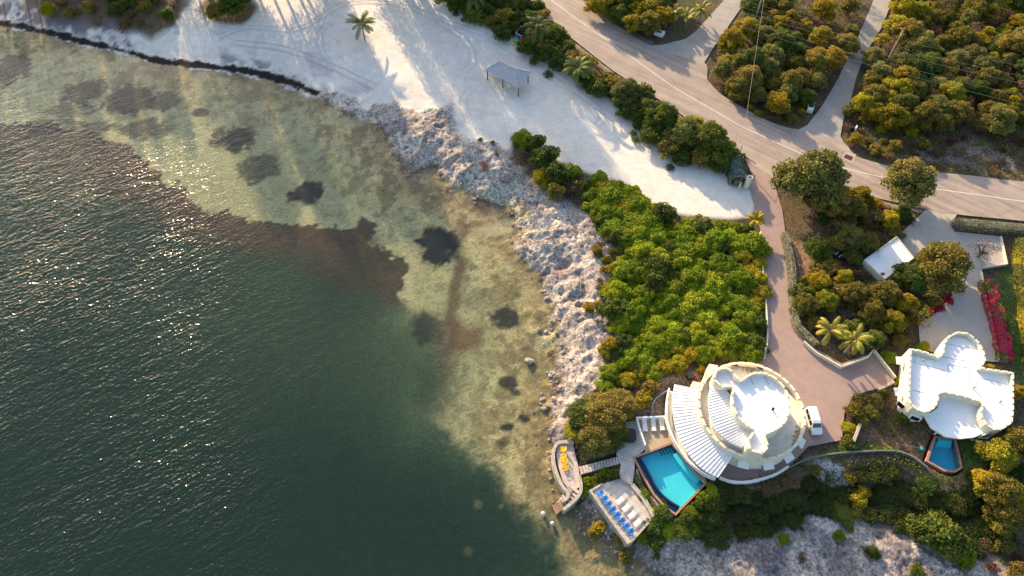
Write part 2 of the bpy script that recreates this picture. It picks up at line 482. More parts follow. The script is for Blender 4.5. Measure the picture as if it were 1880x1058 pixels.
def ground_mat():
    m, nt, b = nodes('ground_material')
    at = N(nt, 'ShaderNodeAttribute', attribute_name='alb')
    am = N(nt, 'ShaderNodeAttribute', attribute_name='masks')
    sep = N(nt, 'ShaderNodeSeparateColor')
    nt.links.new(am.outputs['Color'], sep.inputs[0])
    sandf, rockf, soilf = sep.outputs[0], sep.outputs[1], sep.outputs[2]
    pos = N(nt, 'ShaderNodeNewGeometry').outputs['Position']
    nf = noise_n(nt, 2.2, 7, .7, pos)
    nv = noise_n(nt, .55, 5, .6, pos)
    f = ramp(nt, nf.outputs[0], .33, .67, .3, 1.65)
    f2 = ramp(nt, nf.outputs[0], .3, .7, .90, 1.08)
    k = N(nt, 'ShaderNodeMix')
    nt.links.new(sandf, k.inputs[0])
    nt.links.new(f, k.inputs[2])
    nt.links.new(f2, k.inputs[3])
    kk = math_n(nt, 'MULTIPLY', k.outputs[0], ramp(nt, nv.outputs[0], .25, .75, .88, 1.12))
    sc = N(nt, 'ShaderNodeVectorMath', operation='SCALE')
    nt.links.new(at.outputs['Color'], sc.inputs[0])
    nt.links.new(kk, sc.inputs['Scale'])
    # crevices of the ironshore
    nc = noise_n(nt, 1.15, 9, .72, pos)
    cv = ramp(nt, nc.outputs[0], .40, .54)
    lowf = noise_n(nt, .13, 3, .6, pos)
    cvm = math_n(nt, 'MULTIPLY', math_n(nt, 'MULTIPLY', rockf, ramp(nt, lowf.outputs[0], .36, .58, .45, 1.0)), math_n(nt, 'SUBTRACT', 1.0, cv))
    vo = N(nt, 'ShaderNodeTexVoronoi', feature='DISTANCE_TO_EDGE', Scale=.9)
    wv = N(nt, 'ShaderNodeVectorMath', operation='ADD')
    nz = noise_n(nt, 1.3, 4, .6, pos)
    nt.links.new(pos, wv.inputs[0])
    nt.links.new(nz.outputs['Color'], wv.inputs[1])
    nt.links.new(wv.outputs[0], vo.inputs['Vector'])
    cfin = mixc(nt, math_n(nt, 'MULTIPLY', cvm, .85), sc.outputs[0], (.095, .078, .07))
    nt.links.new(cfin, b.inputs['Base Color'])
    b.inputs['Roughness'].default_value = .95
    b.inputs['Specular IOR Level'].default_value = .1
    # bump: ripples and wheel tracks in the sand, lumps in rock
    mp = N(nt, 'ShaderNodeMapping')
    mp.inputs['Rotation'].default_value = (0, 0, R(35))
    m0 = N(nt, 'ShaderNodeMapping')
    m0.inputs['Rotation'].default_value = (0, 0, R(32))
    nt.links.new(pos, m0.inputs[0])
    mp.inputs['Rotation'].default_value = (0, 0, 0)
    mp.inputs['Scale'].default_value = (.5, 1.4, 1)
    nt.links.new(m0.outputs[0], mp.inputs[0])
    ns = noise_n(nt, 1.1, 5, .6, mp.outputs[0])
    cx, cy = P(590, 75, 2)
    vs = N(nt, 'ShaderNodeVectorMath', operation='SUBTRACT')
    vs.inputs[1].default_value = (cx, cy, 0)
    nt.links.new(pos, vs.inputs[0])
    rg = N(nt, 'ShaderNodeTexWave', wave_type='RINGS', rings_direction='Z', Scale=.30, Distortion=3.0, Detail=1)
    nt.links.new(vs.outputs[0], rg.inputs['Vector'])
    rr = math_n(nt, 'MULTIPLY', ramp(nt, rg.outputs['Fac'], .9, 1.0), ramp(nt, noise_n(nt, .09, 2, .5, pos).outputs[0], .48, .6))
    hs = math_n(nt, 'SUBTRACT', math_n(nt, 'MULTIPLY', ns.outputs[0], .55), math_n(nt, 'MULTIPLY', rr, .22))
    hr = math_n(nt, 'ADD', math_n(nt, 'MULTIPLY', nc.outputs[0], 2.6), math_n(nt, 'MULTIPLY', vo.outputs['Distance'], 1.2))
    hh = N(nt, 'ShaderNodeMix')
    nt.links.new(rockf, hh.inputs[0])
    nt.links.new(hs, hh.inputs[2])
    nt.links.new(hr, hh.inputs[3])
    bump(nt, b, hh.outputs[0], .8, .16)
    return m


def water_mat():
    m, nt, b = nodes('sea_water_material')
    at = N(nt, 'ShaderNodeAttribute', attribute_name='water')
    sep = N(nt, 'ShaderNodeSeparateColor')
    nt.links.new(at.outputs['Color'], sep.inputs[0])
    op, amp = sep.outputs[0], sep.outputs[1]
    pos = N(nt, 'ShaderNodeNewGeometry').outputs['Position']
    mp = N(nt, 'ShaderNodeMapping')
    m0 = N(nt, 'ShaderNodeMapping')
    m0.inputs['Rotation'].default_value = (0, 0, R(-33))
    nt.links.new(pos, m0.inputs[0])
    mp.inputs['Scale'].default_value = (.42, 1.0, 1.0)
    nt.links.new(m0.outputs[0], mp.inputs[0])
    w1 = noise_n(nt, .62, 1.5, .5, mp.outputs[0])
    w2 = noise_n(nt, 1.9, 1.5, .5, mp.outputs[0])
    w3 = noise_n(nt, 1.7, 1.5, .5, pos)
    h = math_n(nt, 'ADD', math_n(nt, 'MULTIPLY', w1.outputs[0], .55), math_n(nt, 'ADD', math_n(nt, 'MULTIPLY', w2.outputs[0], .30), math_n(nt, 'MULTIPLY', w3.outputs[0], .30)))
    bp = N(nt, 'ShaderNodeBump')
    bp.inputs['Distance'].default_value = 1.15
    wind = noise_n(nt, .045, 3, .55, pos)
    nt.links.new(math_n(nt, 'MULTIPLY', amp, ramp(nt, wind.outputs[0], .35, .65, .7, 1.45)), bp.inputs['Strength'])
    nt.links.new(h, bp.inputs['Height'])
    gl = N(nt, 'ShaderNodeBsdfGlossy')
    gl.inputs['Roughness'].default_value = .14
    nt.links.new(bp.outputs[0], gl.inputs['Normal'])
    tr = N(nt, 'ShaderNodeBsdfTransparent')
    tr.inputs[0].default_value = (.93, .97, .95, 1)
    df = N(nt, 'ShaderNodeBsdfDiffuse')
    df.inputs[0].default_value = (.010, .026, .019, 1)
    mx = N(nt, 'ShaderNodeMixShader')
    nt.links.new(op, mx.inputs[0])
    nt.links.new(tr.outputs[0], mx.inputs[1])
    nt.links.new(df.outputs[0], mx.inputs[2])
    m2 = N(nt, 'ShaderNodeMixShader')
    nt.links.new(schlick(nt, bp.outputs[0]), m2.inputs[0])
    nt.links.new(mx.outputs[0], m2.inputs[1])
    nt.links.new(gl.outputs[0], m2.inputs[2])
    nt.links.new(m2.outputs[0], nt.nodes['Material Output'].inputs[0])
    return m


def pool_water(name, tint):
    m, nt, b = nodes(name)
    pos = N(nt, 'ShaderNodeNewGeometry').outputs['Position']
    n1 = noise_n(nt, 1.8, 3, .5, pos)
    bp = N(nt, 'ShaderNodeBump')
    bp.inputs['Strength'].default_value = .25
    bp.inputs['Distance'].default_value = .1
    nt.links.new(n1.outputs[0], bp.inputs['Height'])
    gl = N(nt, 'ShaderNodeBsdfGlossy')
    gl.inputs['Roughness'].default_value = .05
    nt.links.new(bp.outputs[0], gl.inputs['Normal'])
    tr = N(nt, 'ShaderNodeBsdfTransparent')
    tr.inputs[0].default_value = (*tint, 1)
    m2 = N(nt, 'ShaderNodeMixShader')
    nt.links.new(schlick(nt, bp.outputs[0]), m2.inputs[0])
    nt.links.new(tr.outputs[0], m2.inputs[1])
    nt.links.new(gl.outputs[0], m2.inputs[2])
    nt.links.new(m2.outputs[0], nt.nodes['Material Output'].inputs[0])
    return m


M = {
    'ground': ground_mat(), 'sea': water_mat(),
    'asphalt': mat('asphalt', (.37, .30, .255), (.27, .225, .195), .22, .9, .3, .02, 12, contrast=.16),
    'trackroad': mat('gravel_road', (.36, .33, .305), (.25, .23, .215), .4, .95, .5, .04, 5),
    'gravel': mat('pale_gravel', (.46, .40, .34), (.36, .32, .28), .5, .95, .5, .04, 7),
    'brick': tiled('pink_pavers', (.40, .285, .25), (.335, .24, .215), (.26, .19, .17), 4.0, R(40), var=.35),
    'line': mat('road_paint', (.72, .69, .64), (.5, .47, .43), 1.2, .8, .1, .01, 12),
    'rut': mat('packed_sand', (.56, .525, .48), (.48, .45, .42), 1.5, .95, .3, .02, 8),
    'verge': mat('pale_verge', (.44, .37, .30), (.3, .25, .2), .8, .95, .4, .03, 6),
    'cream': mat('cream_render', (.76, .70, .55), (.64, .57, .43), .8, .85, .25, .02, 6),
    'greenwall': mat('pale_wall_render', (.72, .68, .54), (.58, .55, .42), .7, .85, .25, .02, 6),
    'roofw': mat('white_roof_coating', (.80, .80, .80), (.70, .71, .72), .5, .7, .1, .01, 5),
    'stain': mat('weathered_roof_coating', (.74, .71, .63), (.52, .46, .36), .35, .8, .2, .02, 4, contrast=.15),
    'mould': mat('mouldy_coating', (.42, .36, .26), (.20, .165, .11), 1.4, .9, .2, .02, 6, contrast=.1),
    'metalroof': mat('white_metal_sheet', (.80, .79, .77), (.72, .71, .69), .4, .45, .05, .01, 4),
    'seam': mat('sheet_seam', (.62, .61, .62), (.5, .5, .52), .6, .5, .1, .01, 6),
    'white': mat('white_paint', (.80, .79, .76), (.70, .69, .66), .9, .55, .1, .01, 7),
    'stone': tiled('stone_paving', (.56, .50, .45), (.45, .41, .375), (.22, .20, .18), 1.1, R(20), bw=.8, bh=.6, msz=.02),
    'deckstone': tiled('deck_paving', (.58, .49, .43), (.51, .44, .385), (.28, .24, .21), 1.0, R(-35), bw=1.0, bh=1.0, msz=.015),
    'rubble': mat('rubble_stone', (.48, .43, .37), (.28, .25, .22), 2.5, .9, .8, .08, 5, contrast=.12),
    'tan': mat('tan_terrace', (.46, .34, .22), (.38, .28, .19), .8, .85, .2, .01, 6),
    'coping': tiled('red_brick_coping', (.47, .215, .145), (.40, .18, .12), (.32, .2, .15), 5.0, R(25), msz=.03),
    'pooltile': mat('pool_plaster', (.25, .71, .74), (.19, .63, .70), .8, .5, .1, .01, 5),
    'pooltile_shade': mat('shaded_blue_plaster', (.10, .42, .58), (.08, .36, .52), .8, .5, .1, .01, 5),  # small pool's plaster, darkened to paint in the castle's shadow
    'pooltile_dark': mat('pool_trough_tile', (.03, .12, .16), (.02, .09, .13), .8, .5, .1, .01, 5),
    'navy': mat('navy_tile', (.02, .03, .12), (.015, .02, .09), 1, .4, 0),
    'poolw': pool_water('pool_water_material', (.50, .92, .97)),
    'wood': mat('grey_wood', (.46, .46, .48), (.27, .27, .30), 1.2, .85, .4, .02, 9),
    'post': mat('brown_post', (.16, .11, .07), (.10, .07, .05), 1.4, .9, .3, .02, 8),
    'plank': tiled('dock_planks', (.34, .23, .14), (.26, .17, .10), (.06, .04, .03), 1.0, R(62), bw=6.0, bh=.22, msz=.02),
    'blue': mat('blue_plastic', (.05, .28, .68), (.03, .2, .55), 2, .4, 0),
    'yellow': mat('yellow_plastic', (.80, .52, .01), (.7, .44, .01), 2, .4, 0),
    'cover': mat('charcoal_cover', (.015, .016, .02), (.025, .026, .03), 1.5, .6, .4, .04, 5),
    'dark': mat('black_plastic', (.012, .012, .016), (.02, .02, .025), 2, .45, .1, .01),
    'glass': mat('dark_glass', (.012, .016, .02), (.02, .025, .03), 1, .08, 0, spec=.6),
    'carwhite': mat('van_paint', (.74, .74, .74), (.70, .70, .70), .5, .25, 0, spec=.6),
    'rubber': mat('tyre_rubber', (.015, .015, .015), (.02, .02, .02), 2, .9, .1, .01),
    'cyan': mat('cyan_plastic', (.01, .36, .46), (.01, .3, .4), 2, .4, 0),
    'red': mat('red_plastic', (.42, .02, .03), (.35, .02, .03), 2, .4, 0),
    'rust': mat('rusty_metal', (.30, .09, .03), (.18, .05, .02), 3, .9, .5, .03, 9),
    'wire': mat('cable', (.26, .25, .24), (.2, .19, .18), 1, .6, 0),
    'polew': mat('weathered_pole', (.42, .36, .28), (.28, .22, .16), 1.2, .9, .3, .02, 8),
    'grey': mat('galvanised_metal', (.35, .36, .37), (.26, .27, .28), 1.5, .5, .1, .01, metal=.3),
    'darkgrey': mat('weathered_dark_block', (.20, .195, .19), (.12, .12, .115), 1.2, .9, .3, .02, 7),
    'green_sign': mat('green_sign_plate', (.03, .16, .10), (.03, .13, .08), 1, .5, 0),
    'bark': mat('bark', (.17, .13, .09), (.09, .07, .05), 1.5, .95, .6, .05, 7),
    'palmbark': mat('palm_bark', (.26, .22, .17), (.17, .14, .11), 2.0, .95, .5, .04, 9),
    'twig': mat('dry_twigs', (.20, .15, .11), (.11, .08, .06), 2.0, .95, .2, .02, 7),
    'rockm': mat('limestone', (.40, .36, .33), (.16, .14, .13), 2.0, .95, .9, .12, 4, contrast=.14),
    'teal_rock': mat('vine_dark', (.05, .08, .08), (.03, .05, .05), 2.0, .9, .5, .05, 6),
    'buoy': mat('buoy_shell', (.8, .8, .78), (.7, .7, .68), 2, .4, 0),
    # foliage
    'l_green': leafmat('sea_grape_leaf', (.31,.375,.014),(.155,.215,.010)),
    'l_sage': leafmat('sage_leaf', (.26,.245,.055),(.13,.13,.032)),
    'l_slope_shade': leafmat('shade_slope_leaf', (.085, .105, .014), (.04, .055, .009)),  # leaf green darkened so the slope's shade sits in its colour
    'l_dgreen': leafmat('dark_leaf', (.13,.165,.020),(.06,.09,.012)),
    'l_ygreen': leafmat('yellow_green_leaf', (.46,.38,.018),(.27,.25,.016)),
    'l_olive': leafmat('olive_leaf', (.29,.225,.034),(.14,.122,.022)),
    'l_ochre': leafmat('ochre_leaf', (.42,.30,.010),(.24,.185,.012)),
    'l_brown': leafmat('brown_leaf', (.22,.13,.055),(.11,.07,.035)),
    'l_rust': leafmat('rusty_leaf', (.17, .055, .03), (.09, .035, .02)),
    'l_grey': leafmat('silver_hedge_leaf', (.38,.38,.25),(.24,.25,.15)),
    'l_red': leafmat('bougainvillea_bract', (.66,.014,.075),(.42,.012,.05)),
    'l_teal': leafmat('vine_leaf', (.22,.27,.23),(.12,.16,.14)),
    'l_palm': leafmat('palm_leaflet', (.13,.17,.022),(.075,.11,.016), .2),
    'l_palmy': leafmat('golden_palm_leaflet', (.55, .34, .01), (.36, .25, .012), .2),
    'l_palmg': leafmat('bright_palm_leaflet', (.40,.33,.03),(.20,.20,.02), .2),
    'l_pine': leafmat('casuarina_needles', (.06,.07,.03),(.035,.045,.02), .15),
}


def worn_asphalt():
    m = M['asphalt']
    nt = m.node_tree
    b = nt.nodes['Principled BSDF']
    old = b.inputs['Base Color'].links[0].from_socket
    pos = N(nt, 'ShaderNodeNewGeometry').outputs['Position']
    m0 = N(nt, 'ShaderNodeMapping')
    m0.inputs['Rotation'].default_value = (0, 0, R(38))
    nt.links.new(pos, m0.inputs[0])
    m1 = N(nt, 'ShaderNodeMapping')
    m1.inputs['Scale'].default_value = (.035, .75, 1)
    nt.links.new(m0.outputs[0], m1.inputs[0])
    st_ = noise_n(nt, 1.0, 3, .55, m1.outputs[0])
    vor = N(nt, 'ShaderNodeTexVoronoi', feature='DISTANCE_TO_EDGE', Scale=.16)
    wob = noise_n(nt, .8, 5, .7, pos)
    ad = N(nt, 'ShaderNodeVectorMath', operation='ADD')
    nt.links.new(pos, ad.inputs[0])
    nt.links.new(wob.outputs['Color'], ad.inputs[1])
    nt.links.new(ad.outputs[0], vor.inputs['Vector'])
    crack = ramp(nt, vor.outputs['Distance'], .0, .012, .72, 1.0)
    f = math_n(nt, 'MULTIPLY', ramp(nt, st_.outputs[0], .35, .65, .78, 1.12), crack)
    c = mixc(nt, 1.0, old, f, 'MULTIPLY')
    nt.links.new(c, b.inputs['Base Color'])


worn_asphalt()


# ------------------------------------------------------------------ mesh builder (world coordinates)
class MB:
    def __init__(s):
        s.v, s.f, s.m = [], [], []

    def add(s, vs, fs, mi=0):
        k = len(s.v)
        s.v += [tuple(v) for v in vs]
        s.f += [tuple(i + k for i in f) for f in fs]
        s.m += [mi] * len(fs)
        return s

    def box(s, c, size, rz=0.0, mi=0, rx=0.0, taper=1.0):
        sx, sy, sz = [q / 2 for q in size]
        mt = Matrix.Translation(Vector(c)) @ Matrix.Rotation(rz, 4, 'Z') @ Matrix.Rotation(rx, 4, 'X')
        vs = []
        for z in (-sz, sz):
            t = taper if z > 0 else 1
            for x, y in ((-sx, -sy), (sx, -sy), (sx, sy), (-sx, sy)):
                vs.append(mt @ Vector((x * t, y * t, z)))
        return s.add(vs, [(3, 2, 1, 0), (4, 5, 6, 7), (0, 1, 5, 4), (1, 2, 6, 5), (2, 3, 7, 6), (3, 0, 4, 7)], mi)

    def prism(s, pts, z0, z1, mi=0, cap=True, bottom=True):
        n = len(pts)
        a = sum(pts[i][0] * pts[(i + 1) % n][1] - pts[(i + 1) % n][0] * pts[i][1] for i in range(n))
        if a < 0:
            pts = pts[::-1]
        vs = [(p[0], p[1], z0) for p in pts] + [(p[0], p[1], z1) for p in pts]
        fs = [(i, (i + 1) % n, n + (i + 1) % n, n + i) for i in range(n)]
        if cap:
            fs.append(tuple(range(n, 2 * n)))
        if bottom:
            fs.append(tuple(range(n - 1, -1, -1)))
        return s.add(vs, fs, mi)

    def sheet(s, pts, z, mi=0):
        n = len(pts)
        a = sum(pts[i][0] * pts[(i + 1) % n][1] - pts[(i + 1) % n][0] * pts[i][1] for i in range(n))
        if a < 0:
            pts = pts[::-1]
        return s.add([(p[0], p[1], z) for p in pts], [tuple(range(n))], mi)

    def ribbon(s, path, w, z0, z1, mi=0, closed=False):
        """solid wall along a path"""
        L = offset(path, w / 2, closed)
        Rr = offset(path, -w / 2, closed)
        n = len(path)
        vs = [(p[0], p[1], z0) for p in L] + [(p[0], p[1], z0) for p in Rr] + [(p[0], p[1], z1) for p in L] + [(p[0], p[1], z1) for p in Rr]
        fs = []
        for i in range(n if closed else n - 1):
            j = (i + 1) % n
            fs += [(2 * n + i, 3 * n + i, 3 * n + j, 2 * n + j), (i, 2 * n + i, 2 * n + j, j), (n + i, n + j, 3 * n + j, 3 * n + i)]
        if not closed:
            e = n - 1
            fs += [(0, n, 3 * n, 2 * n), (e, 2 * n + e, 3 * n + e, n + e)]
        return s.add(vs, fs, mi)

    def tube(s, path, rad, seg=8, mi=0, cap=True):
        path = [Vector(p) for p in path]
        if not hasattr(rad, '__len__'):
            rad = [rad] * len(path)
        vs, fs = [], []
        for i, p in enumerate(path):
            d = (path[min(i + 1, len(path) - 1)] - path[max(i - 1, 0)]).normalized()
            a = d.orthogonal().normalized() if i == 0 else (a - d * a.dot(d)).normalized()
            b = d.cross(a)
            for k in range(seg):
                t = 2 * math.pi * k / seg
                vs.append(p + (a * math.cos(t) + b * math.sin(t)) * rad[i])
        for i in range(len(path) - 1):
            for k in range(seg):
                fs.append((i * seg + k, i * seg + (k + 1) % seg, (i + 1) * seg + (k + 1) % seg, (i + 1) * seg + k))
        if cap:
            fs += [tuple(range(seg - 1, -1, -1)), tuple(range((len(path) - 1) * seg, len(path) * seg))]
        return s.add(vs, fs, mi)

    def lathe(s, c, prof, seg=16, mi=0, rz=0.0, sx=1, sy=1):
        vs, fs = [], []
        for r, z in prof:
            for k in range(seg):
                t = 2 * math.pi * k / seg + rz
                vs.append((c[0] + math.cos(t) * r * sx, c[1] + math.sin(t) * r * sy, c[2] + z))
        for i in range(len(prof) - 1):
            for k in range(seg):
                fs.append((i * seg + k, i * seg + (k + 1) % seg, (i + 1) * seg + (k + 1) % seg, (i + 1) * seg + k))
        if prof[0][0] > 1e-4:
            fs.append(tuple(range(seg - 1, -1, -1)))
        if prof[-1][0] > 1e-4:
            fs.append(tuple(range((len(prof) - 1) * seg, len(prof) * seg)))
        return s.add(vs, fs, mi)

    def mesh(s, name, mats, origin=(0, 0, 0), smooth=False):
        me = bpy.data.meshes.new(name)
        ox, oy, oz = origin
        me.from_pydata([(v[0] - ox, v[1] - oy, v[2] - oz) for v in s.v], [], s.f)
        for q in mats:
            me.materials.append(q)
        me.polygons.foreach_set('material_index', s.m)
        if smooth:
            me.polygons.foreach_set('use_smooth', [True] * len(s.f))
        me.update()
        return me

    def build(s, name, mats, parent=None, origin=None, smooth=False, bevel=0):
        if not isinstance(mats, (list, tuple)):
            mats = [mats]
        if parent is not None:
            q = parent
            o0 = Vector((0, 0, 0))
            while q is not None:
                o0 += q.location
                q = q.parent
        elif origin is not None:
            o0 = Vector(origin)
        else:
            a = np.array(s.v)
            o0 = Vector(((a[:, 0].min() + a[:, 0].max()) / 2, (a[:, 1].min() + a[:, 1].max()) / 2, a[:, 2].min()))
        o = bpy.data.objects.new(name, s.mesh(name, mats, o0, smooth))
        COL.objects.link(o)
        if parent is not None:
            o.parent = parent
        else:
            o.location = o0
        if bevel:
            bv = o.modifiers.new('bevel', 'BEVEL')
            bv.width = bevel
            bv.segments = 2
            bv.limit_method = 'ANGLE'
        return o


def offset(path, d, closed=False):
    n = len(path)
    out = []
    for i in range(n):
        if closed:
            a, b = path[i - 1], path[(i + 1) % n]
        else:
            a, b = path[max(i - 1, 0)], path[min(i + 1, n - 1)]
        p = path[i]

        def nrm(u, v):
            dx, dy = v[0] - u[0], v[1] - u[1]
            L = math.hypot(dx, dy) or 1
            return (-dy / L, dx / L)
        n1 = nrm(a, p) if a is not p else nrm(p, b)
        n2 = nrm(p, b) if b is not p else nrm(a, p)
        mx, my = n1[0] + n2[0], n1[1] + n2[1]
        L = math.hypot(mx, my) or 1
        mx, my = mx / L, my / L
        k = max(.45, mx * n1[0] + my * n1[1])
        out.append((p[0] + mx * d / k, p[1] + my * d / k))
    return out


def ccw(pts):
    n = len(pts)
    a = sum(pts[i][0] * pts[(i + 1) % n][1] - pts[(i + 1) % n][0] * pts[i][1] for i in range(n))
    return pts if a > 0 else pts[::-1]


def resample(pts, n, closed=False):
    q = [Vector((p[0], p[1])) for p in pts]
    if closed:
        q.append(q[0])
    L = [0]
    for i in range(len(q) - 1):
        L.append(L[-1] + (q[i + 1] - q[i]).length)
    out = []
    m = n if closed else n - 1
    for k in range(n):
        t = L[-1] * k / m
        i = 0
        while i < len(q) - 2 and L[i + 1] < t:
            i += 1
        u = (t - L[i]) / max(L[i + 1] - L[i], 1e-9)
        p = q[i].lerp(q[i + 1], u)
        out.append((p.x, p.y))
    return out


def spline(pts, sub=5, closed=False):
    """Catmull-Rom through the points"""
    n = len(pts)
    out = []
    for i in range(n if closed else n - 1):
        if closed:
            p0, p1, p2, p3 = pts[i - 1], pts[i], pts[(i + 1) % n], pts[(i + 2) % n]
        else:
            p0, p1, p2, p3 = pts[max(i - 1, 0)], pts[i], pts[i + 1], pts[min(i + 2, n - 1)]
        for k in range(sub):
            t = k / sub
            out.append(tuple(.5 * (2 * p1[c] + (p2[c] - p0[c]) * t + (2 * p0[c] - 5 * p1[c] + 4 * p2[c] - p3[c]) * t * t + (3 * p1[c] - p0[c] - 3 * p2[c] + p3[c]) * t ** 3) for c in (0, 1)))
    if not closed:
        out.append(tuple(pts[-1][:2]))
    return out


def tag(o, label=None, cat=None, group=None, kind=None):
    if label:
        o['label'] = label
    if cat:
        o['category'] = cat
    if group:
        o['group'] = group
    if kind:
        o['kind'] = kind
    return o


def thing(name, label, cat, loc, group=None, rz=0.0):
    o = bpy.data.objects.new(name, None)
    o.empty_display_size = .3
    COL.objects.link(o)
    o.location = loc
    o.rotation_euler = (0, 0, rz)
    return tag(o, label, cat, group)


def kids(o):
    return [c for c in bpy.data.objects if c.parent == o]


def dup(root, loc, rz=0.0, sc=1.0, label=None, group=None, children=None):
    r = root.copy()
    COL.objects.link(r)
    r.location = loc
    r.rotation_euler = (0, 0, rz)
    r.scale = (sc, sc, sc) if not hasattr(sc, '__len__') else sc
    if label:
        r['label'] = label
    if group:
        r['group'] = group
    for ch in (children if children is not None else kids(root)):
        c = ch.copy()
        COL.objects.link(c)
        c.parent = r
        for g in kids(ch):
            d = g.copy()
            COL.objects.link(d)
            d.parent = c
    return r


# ------------------------------------------------------------------ setting: ground with sea floor, water, roads
def grid_object(name, gx, gy, z, material, attrs, kind='structure'):
    nx, ny = len(gx), len(gy)
    xx, yy = np.meshgrid(gx, gy)
    co = np.stack([xx.ravel(), yy.ravel(), z], 1).astype(np.float32)
    me = bpy.data.meshes.new(name)
    me.vertices.add(nx * ny)
    me.vertices.foreach_set('co', co.ravel())
    j, i = np.meshgrid(np.arange(ny - 1), np.arange(nx - 1), indexing='ij')
    a = (j * nx + i).ravel()
    quads = np.stack([a, a + 1, a + nx + 1, a + nx], 1).astype(np.int32)
    nf = len(quads)
    me.loops.add(nf * 4)
    me.loops.foreach_set('vertex_index', quads.ravel())
    me.polygons.add(nf)
    me.polygons.foreach_set('loop_start', np.arange(0, nf * 4, 4, dtype=np.int32))
    me.polygons.foreach_set('use_smooth', np.ones(nf, bool))
    for an, av in attrs.items():
        at = me.color_attributes.new(an, 'FLOAT_COLOR', 'POINT')
        buf = np.ones((nx * ny, 4), np.float32)
        buf[:, :3] = av
        at.data.foreach_set('color', buf.ravel())
    me.materials.append(material)
    me.update(calc_edges=True)
    me.validate()
    o = bpy.data.objects.new(name, me)
    COL.objects.link(o)
    tag(o, kind=kind)
    return o


masks = np.stack([np.clip(np.maximum(sandm * land * (1 - rockm), .6 * sea), 0, 1), np.clip(rockm * ss(-1.5, .5, d_land), 0, 1), np.zeros_like(X)], 1)
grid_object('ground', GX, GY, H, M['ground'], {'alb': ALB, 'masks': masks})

WX, WY = stretch(-146, 80, 1.0, 1400), stretch(18, 175, 1.0, 1400)
wxx, wyy = np.meshgrid(WX, WY)
wx_, wy_ = wxx.ravel(), wyy.ravel()
wd = np.maximum(-sdf(wx_, wy_, LANDPOLY), 0)
wdeep = sdf(wx_, wy_, DEEP)
wop = .02 + .16 * (1 - np.exp(-wd / 25)) + .34 * ss(-2, 16, wdeep)
wamp = .10 + .90 * ss(6, 48, wd)
calm = ss(-22, 22, wx_ - (P(900, 500, 0)[0] - 42) + .3 * (wy_ - 60))
wamp = wamp * (1 - .72 * calm)
wv = np.stack([wop, wamp * .51, np.zeros_like(wop)], 1)
grid_object('sea_water', WX, WY, np.zeros(wx_.size), M['sea'], {'water': wv})


def road_sheet(name, pts, z, material, sub=0, px=True):
    p = PL(pts, 3.0) if px else pts
    o = MB().sheet(p, z).build(name, material, origin=(p[0][0], p[0][1], z))
    tag(o, kind='structure')
    return o


UP = [(1035, -30), (1075, 5), (1100, 23), (1125, 41), (1162, 66), (1195, 84)]
UP2 = [(1293, 115), (1299, 147), (1316, 166), (1335, 181), (1370, 201), (1407, 221), (1440, 233), (1466, 238)]
UP3 = [(1549, 262), (1569, 285), (1600, 296), (1642, 307), (1702, 315), (1778, 322), (1880, 334), (2060, 350), (2400, 372)]
LO = [(2400, 455), (2060, 425), (1880, 406), (1757, 394), (1702, 385), (1612, 364), (1563, 352), (1500, 335), (1432, 322), (1400, 308), (1365, 285), (1330, 268), (1237, 199), (1139, 137), (1115, 120), (1064, 80), (1043, 64), (1000, 30), (950, -30)]
road_sheet('main_road', spline(PL(UP, 3)) + spline(PL([(1230, 100)] + UP2, 3)) + spline(PL([(1505, 250)] + UP3, 3)) + spline(PL(LO, 3)), 3.02, M['asphalt'], px=False)
road_sheet('side_lane', PL([(1195, 84), (1216, 82), (1258, 72), (1278, 57), (1326, 4), (1350, -30), (1400, -30), (1365, 8), (1345, 37), (1310, 88), (1293, 115), (1299, 147), (1320, 172), (1230, 110)]), 3.012, M['trackroad'], px=False)
road_sheet('side_track', PL([(1466, 238), (1482, 230), (1509, 195), (1536, 149), (1569, 83), (1604, 0), (1615, -30), (1652, -30), (1639, 0), (1619, 50), (1590, 97), (1573, 140), (1561, 187), (1548, 222), (1543, 250), (1552, 268), (1575, 290), (1500, 262)]), 3.012, M['trackroad'], px=False)
CL = [(980, -30), (1012, 0), (1094, 60), (1183, 122), (1237, 160), (1307, 201), (1365, 234), (1461, 278), (1515, 299), (1570, 314), (1630, 328), (1690, 343), (1805, 359), (1880, 370), (2060, 388)]
cl = spline(PL(CL))
lm = MB()
L_, R_ = offset(cl, .09), offset(cl, -.09)
for i in range(len(cl) - 1):
    lm.add([(*L_[i], 3.026), (*R_[i], 3.026), (*R_[i + 1], 3.026), (*L_[i + 1], 3.026)], [(0, 1, 2, 3)])
tag(lm.build('road_marking', M['line']), kind='structure')
vg = MB()
ed = spline(PL([(1388, 302), (1405, 313), (1432, 326), (1470, 331)]))
a_, b_ = offset(ed, .75), offset(ed, -.6)
for i in range(len(ed) - 1):
    vg.add([(*a_[i], 3.03), (*b_[i], 3.03), (*b_[i + 1], 3.03), (*a_[i + 1], 3.03)], [(0, 1, 2, 3)])
tag(vg.build('pale_apron', M['verge']), kind='structure')
